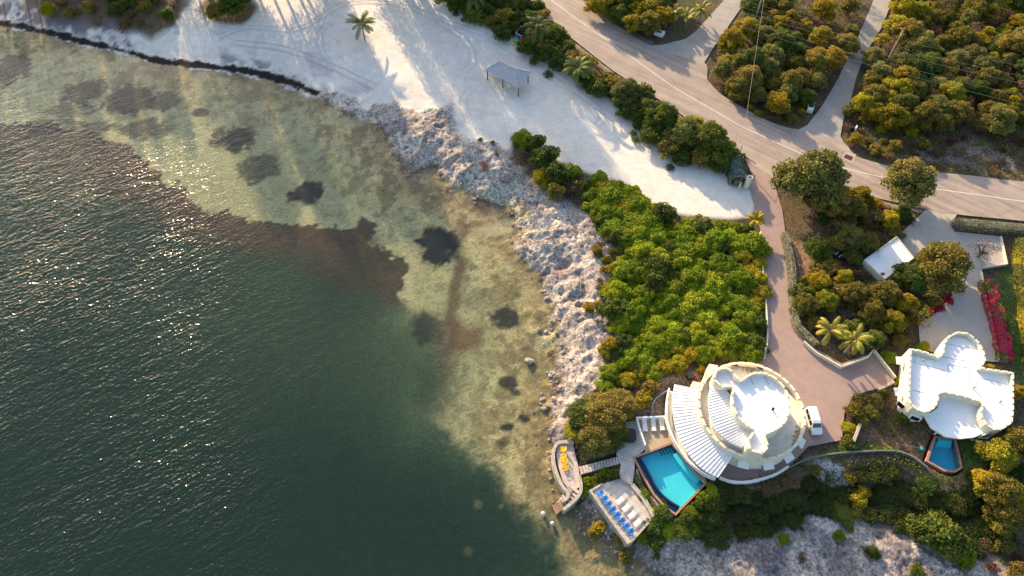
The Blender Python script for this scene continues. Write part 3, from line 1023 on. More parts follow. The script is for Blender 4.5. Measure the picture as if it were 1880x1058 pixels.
# kerb strip on the beach side of the road
kb = MB().ribbon(spline(PL([(1000, 31), (1043, 65), (1064, 81), (1115, 121), (1139, 138), (1237, 200), (1325, 265)])), .3, 2.7, 3.12)
tag(kb.build('road_kerb', M['verge']), kind='structure')
DRIVE = [(1366, 288), (1400, 308), (1432, 324), (1424, 345), (1436, 385), (1441, 419), (1446, 492), (1448, 530), (1456, 590), (1474, 620), (1500, 641), (1545, 668), (1595, 650), (1606, 640), (1644, 690), (1640, 700), (1613, 713), (1594, 718),
         (1566, 727), (1550, 760), (1546, 808), (1520, 813), (1484, 820), (1449, 856), (1420, 872), (1385, 881), (1350, 884), (1320, 874), (1300, 850), (1300, 790), (1320, 720), (1360, 680), (1402, 660), (1410, 619), (1407, 556), (1401, 489), (1396, 424), (1387, 381), (1376, 345), (1381, 321)]
road_sheet('brick_driveway', DRIVE, 3.008, M['brick'])
GRAV = [(1702, 384), (1730, 391), (1757, 394), (1750, 405), (1752, 425), (1837, 434), (1848, 484), (1805, 489), (1802, 498), (1812, 545), (1820, 585), (1832, 640), (1835, 665), (1760, 660), (1690, 640), (1686, 595), (1718, 576), (1748, 543), (1740, 500), (1690, 480), (1651, 455), (1640, 440), (1684, 400)]
road_sheet('gravel_drive', GRAV, 3.004, M['gravel'])

def rut(pts, wid=.24, gap=1.6, z0=2.0):
    mb = MB()
    c = spline(PL(pts, z0), 8)
    for d in (-gap / 2, gap / 2):
        a, b = offset(c, d - wid / 2), offset(c, d + wid / 2)
        vs, fs = [], []
        for i in range(len(c)):
            z = max(zat(*a[i]), zat(*b[i]), zat(*c[i])) + .03
            vs += [(*a[i], z), (*b[i], z)]
        mb.add(vs, [(2 * i, 2 * i + 1, 2 * i + 3, 2 * i + 2) for i in range(len(c) - 1)])
    tag(mb.build('wheel_rut', M['rut']), kind='structure')


for q in ([(585, 60), (600, 30), (640, 12), (700, 10), (760, 22), (830, 60), (862, 90), (868, 118), (850, 140)], [(655, 5), (740, 15), (820, 45), (900, 75), (1000, 140), (1080, 190), (1140, 235)],
          [(590, 92), (588, 70), (598, 55), (615, 48)], [(960, 92), (1030, 150), (1090, 200), (1105, 222), (1095, 235)], [(430, 78), (520, 90), (600, 118), (690, 160)], [(860, 225), (850, 190), (870, 165)], [(400, 70), (460, 55), (540, 60), (600, 30), (650, 0)]):
    rut(q)

# ------------------------------------------------------------------ castle house with the round roofs
def wall_ring(mb, outline, th, z0, z1, mi=0):
    mb.ribbon(offset(outline, th / 2, True), th, z0, z1, mi, closed=True)      # ccw outline: offset inward is the left side


def merlons(mb, outline, th, z, h=.45, ln=1.0, gap=.7, mi=0, closed=True):
    n = len(outline)
    q = [Vector((p[0], p[1])) for p in outline]
    if closed:
        q.append(q[0])
    L = [0]
    for i in range(len(q) - 1):
        L.append(L[-1] + (q[i + 1] - q[i]).length)
    cnt = max(1, round(L[-1] / (ln + gap)))

    def at(t):
        t = min(max(t, 0), L[-1])
        i = 0
        while i < len(q) - 2 and L[i + 1] < t:
            i += 1
        return q[i].lerp(q[i + 1], (t - L[i]) / max(L[i + 1] - L[i], 1e-9))
    for k in range(cnt):
        t = L[-1] * (k + .5) / cnt
        a, b = at(t - ln / 2), at(t + ln / 2)
        d = b - a
        if d.length < .2:
            continue
        nrm = Vector((-d.y, d.x)).normalized()
        c = (a + b) / 2 + nrm * th / 2
        mb.box((c.x, c.y, z + h / 2 - .01), (d.length, th + .02, h), math.atan2(d.y, d.x), mi)


def z1px(pts):
    return [(1120 + a / 4.7, 630 + b / 4.7) for a, b in pts]


def z3px(pts):
    return [(1500 + a / 3.526, 580 + b / 3.526) for a, b in pts]


cc = P(1380, 750, 7.4)
castle = thing('castle_house', 'large round castle house with crenellated parapets and curved white metal roofs above the big pool', 'house', (cc[0], cc[1], 2.9))
RO = 8.65
circ = [(cc[0] + RO * math.cos(t), cc[1] + RO * math.sin(t)) for t in np.linspace(0, 2 * math.pi, 72, endpoint=False)]
MB().prism(circ, 2.9, 6.35, cap=False, bottom=False).build('wall', M['cream'], castle, smooth=True)
tf = MB().sheet(offset(circ, .1, True), 6.3)
tf.build('terrace_floor', M['stain'], castle)
pw = MB()
wall_ring(pw, circ, .38, 6.35, 7.1)
merlons(pw, circ, .38, 7.1, .19, 1.15, .45)
pw.build('parapet', M['cream'], castle)
KEY = ccw(spline(PL(z1px([(1045, 372), (980, 378), (920, 348), (893, 290), (915, 232), (975, 203), (1030, 212), (1068, 250), (1088, 290), (1122, 310), (1160, 298), (1205, 262), (1285, 243), (1380, 265), (1460, 320), (1520, 390),
                                (1550, 470), (1555, 560), (1530, 660), (1470, 728), (1390, 768), (1352, 785), (1347, 830), (1370, 880), (1350, 933), (1290, 952), (1225, 932), (1187, 882), (1200, 812), (1235, 740), (1150, 690), (1090, 620), (1056, 530), (1050, 440), (1062, 388)]), 10.0), 3, True))
tower = MB().prism(KEY, 6.3, 9.1, cap=False, bottom=False).build('tower_wall', M['cream'], castle)
MB().sheet(offset(KEY, .1, True), 9.08).build('roof', M['roofw'], castle)
tp = MB()
wall_ring(tp, KEY, .28, 9.1, 9.75)
merlons(tp, KEY, .28, 9.75, .24, 1.15, .6)
tp.build('tower_parapet', M['cream'], castle)
vp = V(1418, 752.5, 9.1)
MB().lathe(vp, [(.16, 0), (.16, .35), (.24, .36), (.24, .46), (.02, .55)], 10).build('roof_vent', M['dark'], castle)
# dark expansion joints / cables lying on the tower roof
rj = MB()
for a, b in ([(1200, 280), (1240, 360)], [(1320, 265), (1370, 360)]):
    q = z1px([a, b])
    rj.tube([V(*q[0], 9.1, .02), V(*q[1], 9.1, .02)], .025, 5)
rj.build('roof_cable', M['dark'], castle)


def metal_roof(name, outer, inner, zo, zi, n, parent, th=.12):
    o, i = resample(outer, n), resample(inner, n)
    mb = MB()
    for k in range(n - 1):
        mb.add([(*o[k], zo), (*o[k + 1], zo), (*i[k + 1], zi), (*i[k], zi)], [(0, 1, 2, 3)])
        mb.add([(*o[k], zo - th), (*o[k + 1], zo - th), (*o[k + 1], zo), (*o[k], zo)], [(0, 1, 2, 3)], 0)
        mb.add([(*o[k], zo - th), (*o[k + 1], zo - th), (*i[k + 1], zi - th), (*i[k], zi - th)], [(3, 2, 1, 0)])
    for k in (0, n - 1):
        mb.add([(*o[k], zo - th), (*o[k], zo), (*i[k], zi), (*i[k], zi - th)], [(0, 1, 2, 3)])
    r = mb.build(name, M['metalroof'], parent)
    sm = MB()
    for k in range(n):
        sm.tube([Vector((*o[k], zo + .03)), Vector((*i[k], zi + .03))], .055, 4)
    sm.build('standing_seam', M['seam'], r)
    gt = MB().tube([Vector((*p, zo - .06)) for p in offset(o, .08 if name == 'porch_roof' else .06)], .08, 6)
    gt.build('gutter', M['white'], r)
    return r


PO = [(1238, 706), (1234, 735), (1235, 756), (1239, 782), (1247, 806), (1262, 831), (1279, 852), (1298, 867), (1318, 877)]
PI = [(1286, 716), (1284, 735), (1286, 750), (1290, 768), (1297, 786), (1308, 804), (1322, 820), (1334, 830), (1345, 838)]
porch = metal_roof('porch_roof', spline(PL(PO, 5.3)), spline(PL(PI, 6.2)), 5.3, 6.2, 31, castle)
# porch wall and pillars under the lower metal roof
pwall = offset(spline(PL(PO, 5.1)), .9)
MB().ribbon(spline(PL([(1250, 722), (1246, 745), (1250, 775), (1262, 806), (1285, 836), (1312, 858)], 5)), .3, 2.9, 5.25).build('porch_wall', M['cream'], castle)
UO = [(1306, 706), (1301, 724), (1300, 742), (1303, 762), (1309, 780), (1322, 798), (1342, 813), (1362, 823)]
UI = [(1314, 706), (1330, 714), (1343, 728), (1347, 745), (1351, 762), (1362, 777), (1380, 787), (1374, 808)]
metal_roof('upper_roof', spline(PL(UO, 8.0)), spline(PL(UI, 8.7)), 8.0, 8.7, 27, castle)
MB().ribbon(spline(PL([(1310, 716), (1307, 742), (1311, 768), (1325, 790), (1345, 806), (1362, 815)], 7)), .25, 6.3, 7.95).build('upper_wall', M['cream'], castle)


def balustrade(name, path, z, parent, material, h=.9, sp=.32):
    mb = MB().ribbon(path, .24, z + h - .13, z + h).ribbon(path, .22, z, z + .12)
    n = max(2, int(sum((Vector(path[i + 1]) - Vector(path[i])).length for i in range(len(path) - 1)) / sp))
    for p in resample(path, n):
        mb.lathe((p[0], p[1], z + .1), [(.05, 0), (.09, .2), (.05, .45), (.06, h - .2)], 6)
    if parent is None:
        return mb.build(name, material)
    return mb.build(name, material, parent)


BAL = spline(PL([(1224, 762), (1225, 735), (1229, 712)], 5.0)[::-1] + PL([(1226, 775), (1234, 798), (1248, 824), (1268, 848), (1292, 868), (1314, 878)], 5.0))
bd = MB()
inn = offset(BAL, -1.0)
bd.prism(BAL + offset(BAL, 1.1)[::-1], 3.9, 4.05)
bd.build('balcony_floor', M['cream'], castle)
balustrade('balcony_balustrade', BAL, 4.05, castle, M['white'])
balustrade('roof_balustrade', spline(PL([(1309, 782), (1321, 800), (1341, 815), (1361, 826)], 7)), 6.3, castle, M['white'], .95)
# stepped wall wing behind the porch roof
wg = MB()
for q, zt in (([(1302, 668), (1318, 671), (1312, 690), (1296, 686)], 6.4), ([(1292, 692), (1304, 696), (1298, 712), (1284, 708)], 6.0), ([(1272, 700), (1290, 704), (1284, 716), (1268, 712)], 5.4)):
    wg.prism(PL(q, zt), 2.9, zt)
wg.build('stepped_wall', M['cream'], castle)


def shutter(px, z, ang, w, parent, dep=.95, drop=.35):
    c = V(*px, z)
    o = MB()
    o.box((c.x, c.y, c.z), (w, dep, .06), ang, 0, R(-18))
    for k in range(6):
        o.box((c.x + math.sin(ang) * (-.38 + k * .15) * 1, c.y - math.cos(ang) * (-.38 + k * .15), c.z + .045 + (.38 - k * .15) * -.31), (w - .12, .03, .02), ang)
    return o.build('window_shutter', M['white'], parent)


for ang in (-106, -81, -57, -34):
    t = R(ang)
    o = MB()
    mt_ = Matrix.Translation((cc[0] + (RO + .48) * math.cos(t), cc[1] + (RO + .48) * math.sin(t), 5.5)) @ Matrix.Rotation(t - math.pi / 2, 4, 'Z') @ Matrix.Rotation(R(-22), 4, 'X')
    for bx_ in [((0, 0, 0), (1.7, 1.05, .05))] + [((0, -.44 + .11 * k, .04), (1.6, .05, .03)) for k in range(9)]:
        q_ = MB().box(*bx_)
        o.add([mt_ @ Vector(v) for v in q_.v], q_.f)
    o.build('window_shutter', M['white'], castle)
# windows under the shutters on the round wall
for ang in (-106, -81, -57, -34, 20, 60, 110):
    t = R(ang)
    c = (cc[0] + (RO + .03) * math.cos(t), cc[1] + (RO + .03) * math.sin(t), 4.6)
    w = MB().box(c, (.1, 1.5, 1.5), t).build('window', M['white'], castle)
    MB().box((c[0] + .06 * math.cos(t), c[1] + .06 * math.sin(t), 4.6), (.06, 1.25, 1.25), t).build('pane', M['glass'], w)
# dark weathering streaks on the terrace along the parapet
ws_ = MB()
rs2 = random.Random(9)
for a0, a1, w0 in ((95, 62, 1.3), (52, 18, 1.0), (-12, -48, 1.2), (140, 120, .8), (-150, -175, .7)):
    n_ = 16
    for k in range(n_):
        t0, t1 = R(a0 + (a1 - a0) * k / n_), R(a0 + (a1 - a0) * (k + 1) / n_)
        m_ = math.sin(math.pi * (k + .5) / n_)
        r1 = RO - .42
        r0 = r1 - w0 * m_ * rs2.uniform(.35, 1.0) - .05
        ws_.add([(cc[0] + r_ * math.cos(t), cc[1] + r_ * math.sin(t), 6.305) for r_, t in ((r0, t0), (r0, t1), (r1, t1), (r1, t0))], [(0, 1, 2, 3)])
ws_.build('roof_stain', M['mould'], castle)
# condensers on the terrace
for px in ((1348, 673), (1393, 679)):
    c = V(*px, 6.3)
    u = thing('air_conditioner', 'grey slatted air conditioning unit on the round castle terrace, ' + ('west of the other one' if px[0] < 1360 else 'nearer the driveway side'), 'air conditioner', c, 'condensers on the castle terrace')
    MB().box((c.x, c.y, 6.65), (1.0, .8, .7), R(-15)).build('case', M['grey'], u, bevel=.03)
    fn = MB()
    for k in range(5):
        fn.box((c.x, c.y - .3 + .15 * k, 7.02), (.85, .06, .03), R(-15))
    fn.build('grille', M['dark'], u)
c = V(1370, 830, 6.9)
u = thing('air_conditioner', 'small white air conditioning unit tucked below the castle tower foot', 'air conditioner', (c.x, c.y, 6.3), 'condensers on the castle terrace')
MB().box((c.x, c.y, 6.6), (.9, .7, .6), R(25)).build('case', M['white'], u, bevel=.03)
MB().box((c.x, c.y, 6.915), (.6, .45, .03), R(25)).build('grille', M['dark'], u)

# ------------------------------------------------------------------ second castle house
Z2R, Z2P = 6.0, 7.0
OUT = [(605, 205), (700, 226), (792, 262), (818, 235), (822, 180), (850, 130), (910, 98), (980, 106), (1048, 160), (1088, 230), (1095, 290), (1066, 332), (1170, 347), (1278, 362),
       (1276, 500), (1278, 600), (1268, 690), (1200, 735), (1140, 733), (1095, 700), (1066, 655), (1060, 610), (1082, 562), (960, 520), (850, 496), (795, 490), (790, 545), (770, 592), (728, 618), (680, 622), (622, 590), (592, 540), (596, 450), (600, 330)]
o2 = ccw(PL(z3px(OUT), Z2P))
cx2 = sum(p[0] for p in o2) / len(o2)
cy2 = sum(p[1] for p in o2) / len(o2)
c2h = thing('castle_house', 'smaller castle house with flat white crenellated roof and round tower beside the red bougainvillea hedge', 'house', (cx2, cy2, 2.9))
MB().prism(o2, 2.9, Z2R + .02, cap=False, bottom=False).build('wall', M['greenwall'], c2h)
MB().sheet(offset(o2, .1, True), Z2R).build('roof', M['roofw'], c2h)
p2 = MB()
wall_ring(p2, o2, .25, Z2R + .02, Z2P - .35)
merlons(p2, o2, .25, Z2P - .35, .27, .85, .35)
p2.build('parapet', M['greenwall'], c2h)
LT = z3px([(796, 505), (1078, 568), (1050, 610), (1058, 660), (1100, 708), (1122, 735), (1100, 748), (1020, 786), (930, 796), (830, 782), (740, 722), (688, 640), (735, 628), (780, 596)])
lt = ccw(PL(LT, 5.1))
MB().prism(lt, 4.8, 5.1).build('lower_roof', M['roofw'], c2h)
MB().prism(offset(lt, 1.3, True), 2.9, 4.8, cap=False, bottom=False).build('porch_wall', M['greenwall'], c2h)
for q_ in ((682, 296), (1010, 470), (1180, 560)):
    vq_ = V(*z3px([q_])[0], Z2R)
    MB().lathe(vq_, [(.12, 0), (.12, .4), (.2, .42), (.2, .5), (.02, .56)], 10).build('roof_vent', M['grey'], c2h)
jn = MB()
for a, b in ([(640, 225), (632, 300)], [(830, 180), (1040, 220)], [(790, 262), (1060, 310)], [(850, 310), (840, 420)], [(852, 315), (990, 340)], [(620, 300), (850, 360)], [(990, 340), (980, 440)], [(1040, 400), (1260, 450)], [(1040, 400), (1035, 480)], [(600, 480), (700, 500)]):
    q = z3px([a, b])
    jn.tube([V(*q[0], Z2R, .01), V(*q[1], Z2R, .01)], .03, 4)
jn.build('roof_seam', M['grey'], c2h)
st = MB()
for q in ([(612, 240), (780, 280), (778, 292), (700, 285), (640, 268), (612, 262)], [(835, 160), (850, 128), (905, 112), (975, 120), (1035, 165), (1060, 235), (1045, 240), (1015, 180), (960, 150), (880, 145)]):
    st.sheet(PL(z3px(q), Z2R), Z2R + .004)
st.build('roof_stain', M['stain'], c2h)
for px, rz in ((z3px([(533, 290)])[0], 80), (z3px([(522, 492)])[0], 84)):
    shutter(px, 5.2, R(rz), 1.5, c2h)
for px, d in ((z3px([(555, 592)])[0], 215), (z3px([(628, 640)])[0], 245), (z3px([(1105, 752)])[0], 285)):
    best = min(o2, key=lambda p: (p[0] - P(*px, 4.6)[0]) ** 2 + (p[1] - P(*px, 4.6)[1]) ** 2)
    t = R(d)
    c = (best[0] + .06 * math.cos(t), best[1] + .06 * math.sin(t), 4.7)
    w = MB().box(c, (.24, 1.7, 1.2), t).build('window', M['white'], c2h)
    MB().box((c[0] + .1 * math.cos(t), c[1] + .1 * math.sin(t), 4.7), (.1, 1.3, 1.0), t).build('pane', M['glass'], w)
ps = MB()
for px in ((1716, 797), (1772, 804)):
    q = V(*px, 3.0)
    ps.tube([(q.x, q.y, 2.9), (q.x, q.y, 4.85)], .14, 8)
ps.build('pillar', M['white'], c2h)

# flat white shed
sh = ccw(PL([(1646, 434), (1678, 474), (1624, 514), (1586, 478)], 4.4))
sc_ = (sum(p[0] for p in sh) / 4, sum(p[1] for p in sh) / 4)
shed = thing('shed', 'small flat roofed white shed among the garden trees beside the gravel drive', 'shed', (sc_[0], sc_[1], 2.9))
MB().prism(sh, 2.9, 4.3, cap=False, bottom=False).build('wall', M['greenwall'], shed)
MB().sheet(offset(sh, .1, True), 4.28).build('roof', M['roofw'], shed)
sp = MB()
wall_ring(sp, sh, .18, 4.3, 4.5)
sp.build('parapet', M['greenwall'], shed)
e0, e1 = Vector(sh[0]), Vector(sh[1])
for a, b in zip(sh, sh[1:] + sh[:1]):
    mid = ((a[0] + b[0]) / 2, (a[1] + b[1]) / 2)
    if mid[0] > sc_[0] and mid[1] > sc_[1]:
        t = math.atan2(b[1] - a[1], b[0] - a[0])
        dr = MB().box((mid[0] + .04 * math.sin(t), mid[1] - .04 * math.cos(t), 3.6), (1.1, .1, 1.3), t).build('door', M['wood'], shed)
ptch = MB().sheet(PL([(1618, 500), (1624, 501), (1626, 504), (1620, 507), (1615, 505)], 4.28), 4.285)
ptch.build('roof_stain', M['rust'], shed)

# ------------------------------------------------------------------ beach pavilion
EV = PL([(890, 131), (953, 165), (975, 137), (912, 103)], 5.3)
pc = (sum(p[0] for p in EV) / 4, sum(p[1] for p in EV) / 4)
GZ = zat(*pc)
pav = thing('beach_pavilion', 'open wooden beach pavilion with a grey boarded hip roof on brown posts in the sand', 'pavilion', (pc[0], pc[1], GZ))
ax = Vector(EV[1]) - Vector(EV[0])
ay = Vector(EV[3]) - Vector(EV[0])
ux, uy = ax.normalized(), ay.normalized()
C0 = Vector(pc)
hl, hw = ax.length / 2, ay.length / 2


def pv(a, b, z):
    q = C0 + ux * a + uy * b
    return Vector((q.x, q.y, GZ + z))


ZE, ZR = 2.9, 4.5
ridge = hl - hw * .95
rf = MB()
steps = 9
for side in range(4):
    for k in range(steps):
        t0, t1 = k / steps, (k + 1) / steps + .012
        z0_, z1_ = ZE + (ZR - ZE) * t0 + .035, ZE + (ZR - ZE) * t1 - .0

        def ring(t):
            a, b = hl + (ridge - hl) * t, hw * (1 - t)
            return [(-a, -b), (a, -b), (a, b), (-a, b)]
        r0, r1 = ring(t0), ring(min(t1, 1))
        A, B = r0[side], r0[(side + 1) % 4]
        Cc, D = r1[(side + 1) % 4], r1[side]
        rf.add([pv(*A, z0_), pv(*B, z0_), pv(*Cc, z1_), pv(*D, z1_), pv(*A, z0_ - .06), pv(*B, z0_ - .06)], [(0, 1, 2, 3), (4, 5, 1, 0)])
roof = rf.build('roof', M['wood'], pav)
cp = MB()
for a, b in (((-hl, -hw), (-ridge, 0)), ((hl, -hw), (ridge, 0)), ((hl, hw), (ridge, 0)), ((-hl, hw), (-ridge, 0))):
    cp.tube([pv(*a, ZE + .05), pv(*b, ZR + .05)], .06, 5)
cp.tube([pv(-ridge, 0, ZR + .05), pv(ridge, 0, ZR + .05)], .08, 5)
cp.build('ridge_cap', M['wood'], roof)
MB().ribbon([tuple(pv(*q, 0)[:2]) for q in ((-hl + .5, -hw + .5), (hl - .5, -hw + .5), (hl - .5, hw - .5), (-hl + .5, hw - .5))], .14, GZ + ZE - .25, GZ + ZE, closed=True).build('beam', M['post'], pav)
for a in (-1, 0, 1):
    for b in (-1, 1):
        q0, q1 = pv(a * (hl - .5), b * (hw - .5), -.3), pv(a * (hl - .5), b * (hw - .5), ZE - .1)
        MB().tube([q0, q1], [.15, .13], 10).build('post', M['post'], pav, smooth=False)

# ------------------------------------------------------------------ pools and terraces
def pool_thing(name, label, poly, floor_m, cw=.32):
    cx, cy = sum(p[0] for p in poly) / len(poly), sum(p[1] for p in poly) / len(poly)
    t = thing(name, label, 'pool', (cx, cy, 1.5))
    pp = ccw(poly)
    MB().prism(pp, 1.7, 2.99, cap=False, bottom=False).build('basin_wall', M['pooltile'], t)
    MB().sheet(pp, 1.72).build('basin_floor', floor_m, t)
    MB().sheet(offset(pp, -.02, True), 2.86).build('pool_water', M['poolw'], t)
    MB().ribbon(offset(pp, -cw / 2, True), cw, 1.5, 3.07, closed=True).build('coping', M['coping'], t)
    return t, pp


pool, pp = pool_thing('swimming_pool', 'large fan shaped turquoise swimming pool with red brick coping below the round castle', POOL, M['pooltile'])
lip = spline(PL([(1176, 840), (1190, 866), (1207, 897), (1226, 917), (1248, 931)], 2.9))
MB().ribbon(lip, .28, 1.72, 2.9).build('infinity_lip', M['navy'], pool)
tr_ = lip + [P(1241, 941), P(1222, 928), P(1202, 906), P(1184, 874), P(1168, 842)]
MB().sheet(tr_, 2.2).build('overflow_trough', M['pooltile_dark'], pool)
stp = MB()
for k in range(4):
    q = V(1211 + k * 5.2, 824 - k * 2 + 5, 2.5)
    stp.box((q.x, q.y, 2.55), (.16, 1.7, .1), R(20))
stp.build('ladder_step', M['navy'], pool)
MB().ribbon(spline(PL([(1240, 832), (1250, 848), (1266, 866), (1284, 882)], 2.7)), .9, 1.72, 2.6).build('bench_ledge', M['pooltile'], pool)
pool2, _ = pool_thing('swimming_pool', 'small wedge shaped blue pool with curved brick coping behind the smaller castle', POOL2, M['pooltile_shade'], .34)
st2 = MB()
for k in range(3):
    q0, q1 = V(1723 - k, 808 + k * 3, 2.8), V(1748 + k, 811 + k * 3, 2.8)
    st2.ribbon([tuple(q0[:2]), tuple(q1[:2])], .45, 1.72, 2.75 - .3 * k)
st2.build('step', M['pooltile'], pool2)

TER = [(1170, 768), (1228, 766), (1232, 785), (1242, 812), (1262, 840), (1296, 880), (1294, 888), (1262, 854), (1233, 815), (1186, 833), (1183, 822)]
te = MB().prism(PL(TER, 3.05), 2.6, 3.05).build('pool_terrace', M['tan'])
tag(te, kind='structure')
balu = balustrade('terrace_balustrade', PL([(1230, 764), (1169, 767), (1174, 785), (1179, 800), (1185, 817)], 3.9), 3.0, None, M['white'], .95, .3)
tag(balu, 'white baluster railing round the lounger terrace beside the porch roof', 'railing')
PATH = [(1150, 775), (1168, 771), (1176, 795), (1185, 824), (1165, 842), (1165, 862), (1161, 891), (1141, 880), (1137, 873), (1140, 853), (1135, 843), (1132, 832), (1140, 800)]
pt = MB().prism(PL(PATH, 3.0), 2.2, 3.0).build('stone_path', M['stone'])
tag(pt, kind='structure')
rmp = [V(1063, 856, 2.0), V(1136, 838, 3.0), V(1137, 851, 3.0), V(1067, 870, 2.0)]
rm = MB()
nst = 13
for k in range(nst):
    a, b = k / nst, (k + 1) / nst - .012
    q = [rmp[0].lerp(rmp[1], a), rmp[0].lerp(rmp[1], b), rmp[3].lerp(rmp[2], b), rmp[3].lerp(rmp[2], a)]
    zt = 1.72 + 1.24 * (k + .5) / nst
    rm.prism([tuple(v[:2]) for v in q], .8, zt)
tag(rm.build('stepped_walkway', M['stone']), 'pale stone stepped walkway climbing from the yellow chairs deck to the stone path', 'steps')
# lower deck with yellow chairs
yd = thing('sea_deck', 'curved stone sea deck with low wall and dock steps holding the yellow chairs', 'deck', (*P(1045, 860, 1.6), 0))
YF = PL([(1024, 816), (1052, 814), (1056, 834), (1062, 857), (1066, 893), (1048, 903), (1034, 885), (1025, 857), (1021, 836)], 1.6)
MB().prism(YF, -.6, 1.6).build('deck_floor', M['deckstone'], yd)
MB().ribbon(spline(PL([(1053, 813), (1036, 811), (1022, 815), (1016, 832), (1017, 850), (1023, 872), (1033, 893), (1043, 905), (1040, 915), (1031, 920)], 2.0)), .55, -.8, 2.05).build('sea_wall', M['rubble'], yd)
MB().ribbon(spline(PL([(1063, 872), (1067, 890), (1065, 905), (1055, 918), (1034, 936)], 2.0)), .5, -.8, 2.0).build('sea_wall', M['rubble'], yd)
ds = MB()
for k in range(6):
    a = Vector(P(1054, 900, 1.2)).lerp(Vector(P(1033, 928, .6)), k / 5)
    ds.box((a.x, a.y, .35 + .55 * (1 - k / 5)), (2.0, .5, .5 + 1.1 * (1 - k / 5)), math.atan2(P(1033, 928, .6)[1] - P(1054, 900, 1.2)[1], P(1033, 928, .6)[0] - P(1054, 900, 1.2)[0]) + math.pi / 2)
ds.build('stair', M['deckstone'], yd)
MB().prism(PL([(1013, 928), (1027, 921), (1034, 934), (1021, 945)], .7), -.5, .62).build('dock_platform', M['plank'], yd)
# deck with blue chairs
bdk = thing('sun_deck', 'pale paved sun deck on the rock holding the blue chairs and white loungers', 'deck', (*P(1140, 935, 2.6), 1.5))
MB().prism(BDECK, .3, 2.6).build('deck_floor', M['deckstone'], bdk)
MB().ribbon(BDECK[5:] + BDECK[:2], .35, .2, 2.78).build('rim_wall', M['rubble'], bdk)
MB().ribbon(BDECK[3:6], .7, .2, 3.0).build('rim_wall', M['rubble'], bdk)
MB().ribbon(spline(PL([(1139, 879), (1147, 884), (1160, 889)], 3)), .6, 1.5, 2.8).build('step', M['rubble'], bdk)
# ledge wall below the pool
lw = MB().ribbon(spline(PL([(1166, 862), (1176, 890), (1195, 917), (1218, 935), (1236, 946)], 2.6)), .8, 1.0, 2.6)
tag(lw.build('retaining_wall', M['rubble']), 'curved rubble retaining wall at the foot of the big pool', 'wall')
# walls
w = MB().ribbon(spline(PL([(1322, 876), (1340, 883), (1365, 885), (1395, 880), (1425, 870), (1448, 856)], 3.8)), .35, 1.5, 3.8)
tag(w.build('parapet_wall', M['white']), 'curved white parapet wall round the brick terrace under the round castle', 'wall')
w = MB().ribbon(spline(PL([(1450, 857), (1480, 844), (1520, 834), (1570, 829), (1640, 827), (1672, 836), (1690, 848), (1704, 858)], 3.4)), .2, .2, 3.4)
tag(w.build('boundary_wall', M['darkgrey']), 'thin winding grey boundary wall above the bushy slope', 'wall')
w = MB().ribbon(spline(PL([(1397, 424), (1401, 489), (1407, 556), (1410, 619), (1404, 657)], 3.6)), .2, 2.8, 3.5)
tag(w.build('drive_wall', M['greenwall']), 'low pale wall between the green thicket and the brick driveway', 'wall')
w = MB().ribbon(PL([(1476, 626), (1500, 647), (1545, 673), (1595, 654), (1605, 641), (1645, 692)], 3.8), .22, 2.8, 3.8)
merl = PL([(1605, 640), (1645, 692)], 4.2)
merlons(w, merl, -.1, 3.9, .3, .5, .4, closed=False)
tag(w.build('courtyard_wall', M['greenwall']), 'pale crenellated wall closing the brick courtyard beside the palms', 'wall')
w = MB().ribbon(PL([(1614, 714), (1642, 700)], 3.6), .4, 2.8, 3.5)
tag(w.build('garden_wall', M['rubble']), 'short stone wall at the courtyard corner facing the smaller castle', 'wall')
w = MB().ribbon(PL([(1578, 780), (1566, 812)], 3.6), .4, 2.8, 4.0)
tag(w.build('garden_wall', M['rubble']), 'stub of pale stone wall half buried in the leafy hedge beside the courtyard', 'wall')
w = MB().ribbon(PL([(1838, 434), (1849, 484), (1806, 490)], 3.4), .3, 2.8, 3.45)
tag(w.build('parking_wall', M['greenwall']), 'low white wall edging the small parking bay under the bare tree', 'wall')
w = MB().ribbon(spline(PL([(1802, 498), (1811, 545), (1820, 585), (1829, 630), (1834, 660)], 3.3)), .3, 2.8, 3.3)
tag(w.build('drive_edging', M['cream']), 'low cream edging wall at the foot of the red bougainvillea hedge', 'wall')
w = MB().ribbon(spline(PL([(1202, 768), (1195, 745), (1200, 730), (1228, 716)][::-1] if False else [(1196, 762), (1202, 735), (1228, 716)], 3.6)), .12, 2.9, 3.9)
tag(w.build('metal_fence', M['grey']), 'low grey fence beside the flower bed below the porch roof', 'fence')
# stepping stones by the small castle
for k, q in enumerate(resample(PL([(1785, 806), (1800, 811), (1815, 812), (1830, 808), (1846, 800), (1853, 790)]), 11)):
    s = MB().lathe((q[0], q[1], 2.85), [(.34, 0), (.36, .12), (.3, .17)], 8, 0, random.random())
    tag(s.build('stepping_stone', M['stone']), 'grey stepping stone in the curved row behind the smaller castle', 'stepping stone', 'stepping stones behind the smaller castle')

# ------------------------------------------------------------------ furniture
def make_lounger(label, group, material):
    t = thing('sun_lounger', label, 'sun lounger', (0, 0, 0), group)
    f = MB()
    for x in (-.3, .3):
        f.box((x, -.1, .30), (.05, 1.95, .06))
        for y in (-.95, .7):
            f.box((x, y, .14), (.05, .05, .28))
    f.build('frame', M['white'], t)
    b = MB()
    for k in range(9):
        b.box((0, -1.0 + k * .15, .35), (.62, .125, .03))
    b.build('seat', material, t)
    k = MB()
    for i in range(5):
        k.box((0, .38 + i * .13, .40 + i * .09), (.62, .13, .03), 0, 0, R(35))
    k.build('backrest', material, t)
    return t


